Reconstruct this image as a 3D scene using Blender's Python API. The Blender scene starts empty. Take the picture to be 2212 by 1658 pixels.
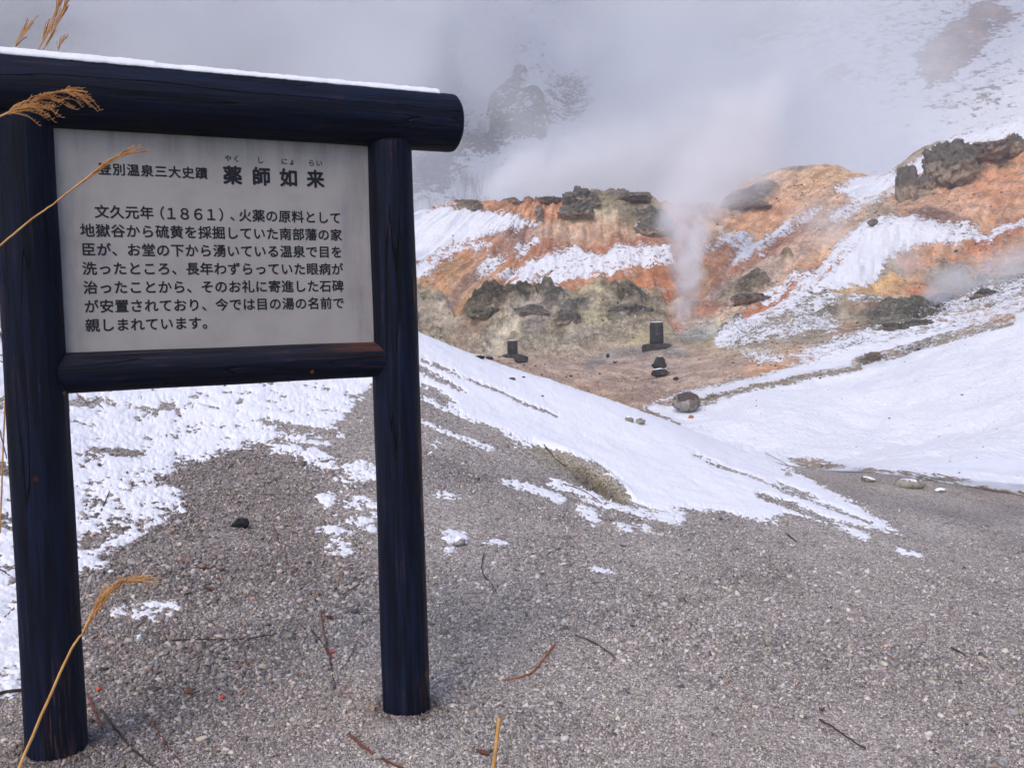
import bpy, math, random, time
T0 = time.time()
import numpy as np
from mathutils import Vector, Matrix

random.seed(7); RNG = np.random.default_rng(11)
C = bpy.context.scene.collection
SC = bpy.context.scene

# ------------------------------------------------------------------ camera
# The lens and the pose come from a least-squares fit of the sign board's lettering grid.
W, H = 2211.0, 1658.0                     # photograph coordinates used for measuring
F = 2065.86
S = 0.036                                 # metres per lettering column
RB = np.array([[0.893165607, 0.0236006547, -0.449108235],
               [-0.0511732257, 0.997469546, -0.0493538732],
               [0.446807004, 0.0670634992, 0.892113215]])     # board axes (u, v, n) in camera axes
TB = np.array([-30.1274346, -12.1777056, 67.7073347])
down = RB[:, 1]; up = -down
fwd = np.array([0, 0, 1.0]); fwd = fwd - fwd.dot(down) * down; fwd /= np.linalg.norm(fwd)
right = np.cross(fwd, up)
M = np.stack([right, fwd, up])            # camera axes -> world axes
CAM = np.array([0, 0, 1.14])

def ray(x, y):
    v = np.array([(x - W / 2) / F, (y - H / 2) / F, 1.0])
    return M @ v
def at(x, y, d):
    """the point seen at x, y of the photograph at horizontal distance d"""
    r = ray(x, y); return CAM + r * (d / math.hypot(r[0], r[1]))
def toimg(P):
    q = (P - CAM) @ M                     # world -> camera axes
    z = np.maximum(q[..., 2], 1e-3)
    return q[..., 0] / z * F + W / 2, q[..., 1] / z * F + H / 2
def azim(x):
    r = ray(x, 690.0); return math.atan2(r[0], r[1])

cam = bpy.data.cameras.new('camera'); co = bpy.data.objects.new('camera', cam); C.objects.link(co)
cam.sensor_width = 36; cam.lens = F / W * 36; cam.clip_start = .05; cam.clip_end = 2000
mw = Matrix.Identity(4)
for i in range(3):
    mw[i][0] = M[i, 0]; mw[i][1] = -M[i, 1]; mw[i][2] = -M[i, 2]; mw[i][3] = CAM[i]
co.matrix_world = mw; SC.camera = co

# ------------------------------------------------------------------ light
SUN_EL, SUN_AZ = math.radians(50), math.radians(-155)      # azimuth measured from +Y towards +X
wd = bpy.data.worlds.new('World'); SC.world = wd; wd.use_nodes = True
nt = wd.node_tree; nt.nodes.clear()
wo = nt.nodes.new('ShaderNodeOutputWorld'); bg = nt.nodes.new('ShaderNodeBackground')
sky = nt.nodes.new('ShaderNodeTexSky'); sky.sky_type = 'NISHITA'; sky.sun_disc = False
sky.sun_elevation = SUN_EL; sky.sun_rotation = SUN_AZ; sky.dust_density = 4; sky.air_density = 1.0
hs = nt.nodes.new('ShaderNodeHueSaturation'); hs.inputs['Saturation'].default_value = 1.3
nt.links.new(sky.outputs[0], hs.inputs['Color'])
tn = nt.nodes.new('ShaderNodeMix'); tn.data_type = 'RGBA'; tn.blend_type = 'MULTIPLY'; tn.inputs[0].default_value = 1
nt.links.new(hs.outputs[0], tn.inputs[6]); tn.inputs[7].default_value = (.97, 1.0, 1.09, 1)      # the cold violet cast of the cloud cover
nt.links.new(tn.outputs[2], bg.inputs[0]); bg.inputs[1].default_value = .12
nt.links.new(bg.outputs[0], wo.inputs[0])
sl = bpy.data.lights.new('sun', 'SUN'); sl.energy = .5; sl.angle = math.radians(30); sl.color = (.985, .99, 1)
so = bpy.data.objects.new('sun', sl); C.objects.link(so)
sd = Vector((math.sin(SUN_AZ) * math.cos(SUN_EL), math.cos(SUN_AZ) * math.cos(SUN_EL), math.sin(SUN_EL)))
so.rotation_euler = sd.to_track_quat('Z', 'Y').to_euler()
SC.view_settings.view_transform = 'Standard'; SC.view_settings.look = 'None'
SC.view_settings.exposure = 0.68; SC.view_settings.gamma = 1
SC.render.engine = 'CYCLES'
SC.cycles.use_denoising = True
SC.cycles.max_bounces = 10; SC.cycles.volume_bounces = 8; SC.cycles.diffuse_bounces = 3
SC.cycles.volume_step_rate = 1.0; SC.cycles.volume_max_steps = 128
SC.cycles.use_adaptive_sampling = True; SC.cycles.adaptive_threshold = .015

# ------------------------------------------------------------------ helpers
def lin(c):
    c = np.asarray(c, float) / 255.0
    return np.where(c <= .04045, c / 12.92, ((c + .055) / 1.055) ** 2.4)

def _hash(ix, iy, iz, seed):
    n = (ix.astype(np.int64) * 374761393 + iy.astype(np.int64) * 668265263 + iz.astype(np.int64) * 2147483647 + seed * 974634777) & 0xffffffff
    n = ((n ^ (n >> 13)) * 1274126177) & 0xffffffff
    n = ((n ^ (n >> 16)) * 2246822519) & 0xffffffff
    return (n ^ (n >> 15)) & 0xffffffff
def vnoise(x, y, z=None, seed=0):
    """gradient-free smooth value noise in -1..1"""
    if z is None: z = np.zeros_like(x)
    x0 = np.floor(x); y0 = np.floor(y); z0 = np.floor(z)
    fx = x - x0; fy = y - y0; fz = z - z0
    ux = fx * fx * fx * (fx * (fx * 6 - 15) + 10); uy = fy * fy * fy * (fy * (fy * 6 - 15) + 10); uz = fz * fz * fz * (fz * (fz * 6 - 15) + 10)
    def g(a, b, c):
        h = _hash(x0 + a, y0 + b, z0 + c, seed)
        th = (h & 0xffff) / 65535.0 * 2 * np.pi; ph = ((h >> 16) & 0xffff) / 65535.0 * 2 - 1
        r = np.sqrt(1 - ph * ph)
        return np.cos(th) * r * (fx - a) + np.sin(th) * r * (fy - b) + ph * (fz - c)
    L = lambda p, q, t: p + (q - p) * t
    a = L(L(g(0, 0, 0), g(1, 0, 0), ux), L(g(0, 1, 0), g(1, 1, 0), ux), uy)
    if np.all(z == 0): return a * 1.6
    b = L(L(g(0, 0, 1), g(1, 0, 1), ux), L(g(0, 1, 1), g(1, 1, 1), ux), uy)
    return L(a, b, uz) * 1.6
def fbm(x, y, z=None, octv=4, seed=0, gain=.5):
    s = 0; a = 1; t = 0
    for i in range(octv):
        s = s + a * vnoise(x * 2 ** i, y * 2 ** i, None if z is None else z * 2 ** i, seed + i * 17); t += a; a *= gain
    return s / t
def sstep(a, b, x):
    t = np.clip((x - a) / (b - a), 0, 1); return t * t * (3 - 2 * t)

def mesh_obj(name, verts, faces, mat=None, parent=None, smooth=False, attrs=None, cattrs=None):
    """verts Nx3, faces Mx3 or Mx4 int array (or a list of index lists)"""
    me = bpy.data.meshes.new(name)
    verts = np.asarray(verts, np.float32)
    if isinstance(faces, np.ndarray):
        n, k = faces.shape
        me.vertices.add(len(verts)); me.vertices.foreach_set('co', verts.ravel())
        me.loops.add(n * k); me.loops.foreach_set('vertex_index', faces.astype(np.int32).ravel())
        me.polygons.add(n); me.polygons.foreach_set('loop_start', np.arange(0, n * k, k, dtype=np.int32))
        me.polygons.foreach_set('loop_total', np.full(n, k, np.int32))
        me.update(calc_edges=True)
    else:
        me.from_pydata(verts.tolist(), [], faces); me.update()
    for k_, v in (attrs or {}).items():
        a = me.attributes.new(k_, 'FLOAT', 'POINT'); a.data.foreach_set('value', np.asarray(v, np.float32).ravel())
    for k_, v in (cattrs or {}).items():
        a = me.attributes.new(k_, 'FLOAT_COLOR', 'POINT')
        v = np.c_[v, np.ones(len(v))]; a.data.foreach_set('color', np.asarray(v, np.float32).ravel())
    if smooth: me.polygons.foreach_set('use_smooth', np.ones(len(me.polygons), bool))
    if mat: me.materials.append(mat)
    o = bpy.data.objects.new(name, me); C.objects.link(o)
    if parent: o.parent = parent
    return o
def tag(o, label=None, cat=None, group=None, kind=None):
    if label: o['label'] = label
    if cat: o['category'] = cat
    if group: o['group'] = group
    if kind: o['kind'] = kind
    return o
def empty(name, loc=(0, 0, 0)):
    o = bpy.data.objects.new(name, None); C.objects.link(o); o.location = loc; o.empty_display_size = .1; return o

class N:
    """tiny node-graph writer"""
    def __init__(s, name):
        s.m = bpy.data.materials.new(name); s.m.use_nodes = True; s.t = s.m.node_tree; s.t.nodes.clear()
        s.out = s.t.nodes.new('ShaderNodeOutputMaterial')
    def n(s, typ, **kw):
        nd = s.t.nodes.new('ShaderNode' + typ)
        for k, v in kw.items(): setattr(nd, k, v)
        return nd
    def set(s, sock, v):
        if isinstance(v, bpy.types.NodeSocket): s.t.links.new(v, sock)
        elif v is not None: sock.default_value = v
    def math(s, op, a, b=None, c=None, clamp=False):
        nd = s.n('Math', operation=op, use_clamp=clamp)
        s.set(nd.inputs[0], a); s.set(nd.inputs[1], b) if b is not None else None
        if c is not None: s.set(nd.inputs[2], c)
        return nd.outputs[0]
    def vmath(s, op, a, b=None):
        nd = s.n('VectorMath', operation=op); s.set(nd.inputs[0], a)
        if b is not None: s.set(nd.inputs[1], b)
        return nd.outputs['Value'] if op in ('LENGTH', 'DISTANCE', 'DOT_PRODUCT') else nd.outputs[0]
    def mix(s, f, a, b, blend='MIX'):
        nd = s.n('Mix', data_type='RGBA', blend_type=blend)
        s.set(nd.inputs[0], f); s.set(nd.inputs[6], a); s.set(nd.inputs[7], b); return nd.outputs[2]
    def noise(s, vec, scale, detail=4, rough=.55, dist=0, out=0):
        nd = s.n('TexNoise'); s.set(nd.inputs['Vector'], vec); nd.inputs['Scale'].default_value = scale
        nd.inputs['Detail'].default_value = detail; nd.inputs['Roughness'].default_value = rough; nd.inputs['Distortion'].default_value = dist
        return nd.outputs[out]
    def voro(s, vec, scale, out='Distance', feature='F1', rnd=1):
        nd = s.n('TexVoronoi', feature=feature); s.set(nd.inputs['Vector'], vec); nd.inputs['Scale'].default_value = scale
        nd.inputs['Randomness'].default_value = rnd
        return nd.outputs[out]
    def ramp(s, f, a, b, to0=0., to1=1.):
        nd = s.n('MapRange', interpolation_type='SMOOTHSTEP'); s.set(nd.inputs[0], f)
        nd.inputs[1].default_value = a; nd.inputs[2].default_value = b; nd.inputs[3].default_value = to0; nd.inputs[4].default_value = to1
        return nd.outputs[0]
    def map(s, vec, scale=(1, 1, 1), rot=(0, 0, 0)):
        nd = s.n('Mapping'); s.set(nd.inputs[0], vec); nd.inputs['Scale'].default_value = scale; nd.inputs['Rotation'].default_value = rot
        return nd.outputs[0]
    def obj(s): return s.n('TexCoord').outputs['Object']
    def attr(s, name, out='Fac'): return s.n('Attribute', attribute_name=name).outputs[out]
    def bump(s, h, strength=.5, dist=.02, nrm=None):
        nd = s.n('Bump'); nd.inputs['Strength'].default_value = strength; nd.inputs['Distance'].default_value = dist
        s.set(nd.inputs['Height'], h)
        if nrm is not None: s.set(nd.inputs['Normal'], nrm)
        return nd.outputs[0]
    def bsdf(s, col, rough=.8, normal=None, spec=.3, sss=0):
        b = s.n('BsdfPrincipled'); s.set(b.inputs['Base Color'], col); s.set(b.inputs['Roughness'], rough)
        s.set(b.inputs['Specular IOR Level'], spec)
        if normal is not None: s.set(b.inputs['Normal'], normal)
        if sss:
            b.inputs['Subsurface Weight'].default_value = sss; b.inputs['Subsurface Radius'].default_value = (.02, .02, .025)
            b.inputs['Subsurface Scale'].default_value = .6
        return b.outputs[0]
    def surf(s, sh): s.t.links.new(sh, s.out.inputs['Surface']); return s.m
    def vol(s, sh): s.t.links.new(sh, s.out.inputs['Volume']); return s.m
def rgb(c, k=1.0):
    c = lin(c) * k; return (float(c[0]), float(c[1]), float(c[2]), 1)

# ------------------------------------------------------------------ terrain height
# Rings from near to far; each control is (x in the photo, y in the photo, distance) or (x, None, distance, height).
XS = [-500, 0, 300, 600, 900, 1200, 1500, 1800, 2211, 2700]
def flat(d, zs, xs=XS): return [(x, None, d, z) for x, z in zip(xs, zs)]
RINGS = [
 flat(.25, [.02] * 10),
 flat(2.0, [.06, .06, .04, .0, -.01, -.02, -.03, -.04, -.06, -.08]),
 flat(3.0, [.06, .05, .03, -.02, -.04, -.05, -.06, -.08, -.11, -.14]),
 flat(4.5, [.3, .16, .12, .06, .01, -.06, -.12, -.19, -.27, -.34]),
 flat(6.0, [.8, .55, .42, .34, .24, .0, -.15, -.26, -.37, -.46]),
 flat(7.5, [1.5, 1.1, .9, .75, .56, .25, -.03, -.25, -.45, -.56]),
 [(-500, 330, 10.5), (0, 450, 10), (300, 515, 10), (600, 605, 9.6), (890, 714, 9), (1040, 775, 9), (1200, 830, 9), (1420, 902, 9), (1650, 994, 9), (1720, 1010, 9.1), (1940, 1036, 9.3), (2211, 1074, 9.6), (2700, 1130, 9.8)],
 [(-500, None, 12, 2.0), (300, None, 12, 1.2), (890, None, 11.6, .3), (1040, None, 11.6, -.1), (1200, None, 11.6, -.4), (1420, None, 11.6, -.58), (1600, None, 11.4, -.62), (1720, None, 11.1, -.66), (1940, 1000, 10.7), (2211, 1010, 10.9), (2700, 1040, 11)],
 [(-500, None, 14, 1.6), (890, None, 14, -.05), (1100, None, 14, -.5), (1300, None, 14, -.56), (1440, 920, 14), (1600, 958, 13), (1720, 975, 12.6), (1950, 945, 13), (2211, 895, 13.5), (2700, 830, 14)],
 [(-500, None, 17.5, 1.0), (890, None, 17.5, -.3), (1100, None, 17.5, -.5), (1300, 868, 17.5), (1480, 888, 16.5), (1600, 866, 17), (1800, 838, 17.5), (2000, 805, 17.5), (2211, 745, 18), (2700, 610, 18)],
 [(-500, None, 22, .6), (890, None, 22, -.3), (1107, 806, 22), (1300, 832, 22), (1510, 834, 21), (1700, 795, 21), (1900, 765, 22), (2050, 728, 22), (2211, 672, 22), (2700, 520, 22)],
 [(-500, 700, 28), (600, 780, 28), (890, 778, 28), (1107, 785, 28), (1300, 797, 27), (1430, 798, 27), (1600, 766, 27), (1800, 732, 27), (2000, 704, 28), (2211, 642, 28), (2700, 480, 28)],
 [(-500, 600, 34), (600, 740, 34), (890, 745, 34.5), (1107, 764, 34), (1250, 768, 34), (1418, 750, 33), (1600, 722, 33), (1750, 696, 34), (1900, 678, 35), (2020, 668, 35), (2211, 612, 36), (2700, 440, 36)],
 [(-500, 560, 40), (600, 680, 37.5), (890, 695, 37.5), (1000, 690, 37.5), (1107, 690, 37), (1250, 700, 37), (1400, 706, 37), (1470, 696, 38), (1600, 655, 41), (1740, 610, 41), (1850, 590, 42), (2000, 600, 43), (2211, 560, 44), (2700, 370, 44)],
 [(-500, 500, 47), (600, 600, 41), (890, 625, 40.5), (1050, 640, 40), (1120, 632, 40), (1300, 622, 40), (1430, 642, 40.5), (1500, 605, 44), (1650, 560, 48), (1800, 510, 49), (1900, 478, 50), (2050, 500, 50), (2211, 478, 51), (2700, 310, 52)],
 [(-500, 460, 56), (600, 530, 47), (890, 545, 46), (1100, 540, 46), (1300, 535, 46), (1450, 525, 47), (1600, 480, 56), (1750, 445, 58), (1900, 430, 60), (2000, 410, 60), (2211, 385, 61), (2700, 240, 62)],
 [(-500, 450, 64), (600, 480, 55), (890, 462, 54), (985, 442, 54), (1100, 436, 54), (1200, 430, 54), (1280, 418, 54), (1380, 424, 55), (1460, 440, 57), (1540, 444, 60), (1600, 402, 68), (1700, 368, 70), (1790, 360, 71), (1860, 378, 71), (1900, 383, 71), (1960, 345, 71), (2060, 300, 72), (2211, 268, 73), (2700, 150, 75)],
 [(-500, 500, 74), (890, 500, 74), (1300, 470, 74), (1600, 470, 78), (1800, 410, 82), (1960, 400, 82), (2211, 330, 84), (2700, 230, 86)],
 [(-500, 470, 100), (890, 470, 100), (1100, 455, 100), (1400, 440, 100), (1700, 400, 100), (1900, 340, 104), (2211, 240, 106), (2700, 60, 110)],
 [(-500, 120, 135), (890, 330, 135), (1000, 330, 135), (1130, 330, 130), (1300, 300, 132), (1600, 210, 132), (1800, 150, 132), (2211, 40, 135), (2700, -200, 140)],
 [(-500, -80, 175), (300, 20, 175), (890, 210, 170), (1000, 230, 165), (1060, 190, 165), (1130, 130, 165), (1240, 190, 165), (1400, 120, 170), (1650, 10, 170), (1800, -40, 170), (2211, -150, 175), (2700, -400, 180)],
 [(-500, -700, 260), (890, -700, 260), (1500, -700, 260), (2211, -800, 260), (2700, -900, 260)],
]
AZN = np.linspace(-1.05, 1.05, 420)
def ring_arrays():
    D = []; Z = []
    for r in RINGS:
        az = []; dd = []; zz = []
        for c in r:
            if len(c) == 4: a = azim(c[0]); d, z = c[2], c[3]
            else:
                p = at(*c); a = math.atan2(p[0], p[1]); d = c[2]; z = p[2]
            az.append(a); dd.append(d); zz.append(z)
        az, dd, zz = map(np.array, (az, dd, zz))
        def itp(v):
            # smooth (monotone cubic) interpolation over azimuth, constant outside
            return pchip(az, v, AZN)
        D.append(itp(dd)); Z.append(itp(zz))
    return np.array(D), np.array(Z)
def pchip(x, y, q):
    h = np.diff(x); s = np.diff(y) / h
    m = np.zeros(len(x)); 
    for i in range(1, len(x) - 1):
        if s[i - 1] * s[i] > 0:
            w1 = 2 * h[i] + h[i - 1]; w2 = h[i] + 2 * h[i - 1]; m[i] = (w1 + w2) / (w1 / s[i - 1] + w2 / s[i])
    q = np.clip(q, x[0], x[-1]); i = np.clip(np.searchsorted(x, q) - 1, 0, len(x) - 2); t = (q - x[i]) / h[i]
    return ((1 + 2 * t) * (1 - t) ** 2 * y[i] + t * (1 - t) ** 2 * h[i] * m[i] + t * t * (3 - 2 * t) * y[i + 1] + t * t * (t - 1) * h[i] * m[i + 1])
RD, RZ = ring_arrays()                                    # rings x azimuth
# slopes along each column (monotone cubic in distance)
_h = np.diff(RD, axis=0); _s = np.diff(RZ, axis=0) / _h
RM = np.zeros_like(RZ)
for _i in range(1, len(RD) - 1):
    a, b = _s[_i - 1], _s[_i]; w1 = 2 * _h[_i] + _h[_i - 1]; w2 = _h[_i] + 2 * _h[_i - 1]
    ok = a * b > 0
    RM[_i] = np.where(ok, (w1 + w2) / (w1 / np.where(ok, a, 1) + w2 / np.where(ok, b, 1)), 0)
RM[0] = _s[0]; RM[-1] = _s[-1]

def base_z(az, d):
    az = np.clip(az, AZN[0], AZN[-1] - 1e-6)
    f = (az - AZN[0]) / (AZN[1] - AZN[0]); j = f.astype(int); w = f - j
    out = 0
    for jj, ww in ((j, 1 - w), (j + 1, w)):
        Dc = RD[:, jj]; k = np.clip((d[None] >= Dc).sum(0) - 1, 0, len(RD) - 2)
        ar = np.arange(len(jj)); x0 = Dc[k, ar]; x1 = Dc[k + 1, ar]; h = x1 - x0; t = np.clip((d - x0) / h, 0, 1)
        y0, y1 = RZ[k, jj], RZ[k + 1, jj]; m0, m1 = RM[k, jj], RM[k + 1, jj]
        z = (1 + 2 * t) * (1 - t) ** 2 * y0 + t * (1 - t) ** 2 * h * m0 + t * t * (3 - 2 * t) * y1 + t * t * (t - 1) * h * m1
        out = out + z * ww
    return out
def detail(x, y, d):
    """bumps whose size grows with distance"""
    n = .035 * fbm(x * .9, y * .9, octv=3, seed=3) * sstep(1.5, 5, d) + .012 * fbm(x * 4, y * 4, octv=3, seed=5)
    n = n + .28 * fbm(x * .22, y * .22, octv=4, seed=9) * sstep(24, 36, d)
    n = n + .10 * fbm(x * .8, y * .8, octv=3, seed=10) * sstep(13, 20, d) + .30 * fbm(x * .45, y * .3, octv=3, seed=14) * sstep(10.5, 13.5, d) * sstep(34, 22, d) + .09 * fbm(x * 1.6, y * 1.1, octv=4, seed=15) * sstep(10, 12, d) * sstep(30, 22, d)
    n = n + 3.2 * fbm(x * .035, y * .035, octv=5, seed=12) * sstep(80, 115, d)
    return n
def ground_z(x, y):
    x = np.atleast_1d(np.asarray(x, float)); y = np.atleast_1d(np.asarray(y, float))
    d = np.hypot(x, y); az = np.arctan2(x, y)
    return base_z(az, d) + detail(x, y, d)
def drop0(x, y):
    """first point where the line of sight through x, y of the photograph meets the terrain"""
    r = ray(x, y); r = r / math.hypot(r[0], r[1])
    ds = np.concatenate([np.linspace(1.2, 12, 1500), np.linspace(12, 110, 3000)])
    P = CAM[None] + r[None] * ds[:, None]; g = ground_z(P[:, 0], P[:, 1])
    k = np.argmax(P[:, 2] < g); return np.array([P[k, 0], P[k, 1], g[k]]), ds[k]

# ------------------------------------------------------------------ painted ground colours and snow cover
def sd_ell(x, y, cx, cy, rx, ry, ang=0):
    a = math.radians(ang); u = (x - cx) * math.cos(a) + (y - cy) * math.sin(a); v = -(x - cx) * math.sin(a) + (y - cy) * math.cos(a)
    r = np.sqrt((u / rx) ** 2 + (v / ry) ** 2); return (1 - r) * min(rx, ry)
def seg_d(x, y, p, q):
    px, py = x - p[0], y - p[1]; dx, dy = q[0] - p[0], q[1] - p[1]
    t = np.clip((px * dx + py * dy) / (dx * dx + dy * dy + 1e-9), 0, 1); return np.hypot(px - t * dx, py - t * dy)
def sd_line(x, y, pts, w):
    d = np.full_like(x, 1e9)
    for p, q in zip(pts[:-1], pts[1:]): d = np.minimum(d, seg_d(x, y, p, q))
    return w / 2 - d
def sd_poly(x, y, pts):
    d = np.full_like(x, 1e9); inside = np.zeros(x.shape, bool)
    for p, q in zip(pts, pts[1:] + pts[:1]):
        d = np.minimum(d, seg_d(x, y, p, q))
        c = ((p[1] > y) != (q[1] > y)) & (x < (q[0] - p[0]) * (y - p[1]) / (q[1] - p[1] + 1e-12) + p[0]); inside ^= c
    return np.where(inside, d, -d)
def bbox(sh):
    if sh[0] == 'e': r = max(sh[3], sh[4]); return sh[1] - r, sh[1] + r, sh[2] - r, sh[2] + r
    p = np.array(sh[1]); w = sh[2] / 2 if sh[0] == 'l' else 0
    return p[:, 0].min() - w, p[:, 0].max() + w, p[:, 1].min() - w, p[:, 1].max() + w
def near_idx(x, y, sh, m):
    a, b, c, d = bbox(sh); return np.nonzero((x > a - m) & (x < b + m) & (y > c - m) & (y < d + m))[0]
def sd(x, y, sh):
    k = sh[0]
    if k == 'e': return sd_ell(x, y, *sh[1:])
    if k == 'l': return sd_line(x, y, sh[1], sh[2])
    return sd_poly(x, y, sh[1])

ORANGE, BRIGHT, REDB, PURP, TAN, GREY, OLIVE, CREAM, SLATE, OCHRE, PALE, DARK = (174,116,74), (190,130,88), (152,98,72), (140,106,96), (186,152,124), (104,102,96), (128,122,92), (192,182,156), (126,130,132), (176,138,90), (176,160,142), (78,76,70)
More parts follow.
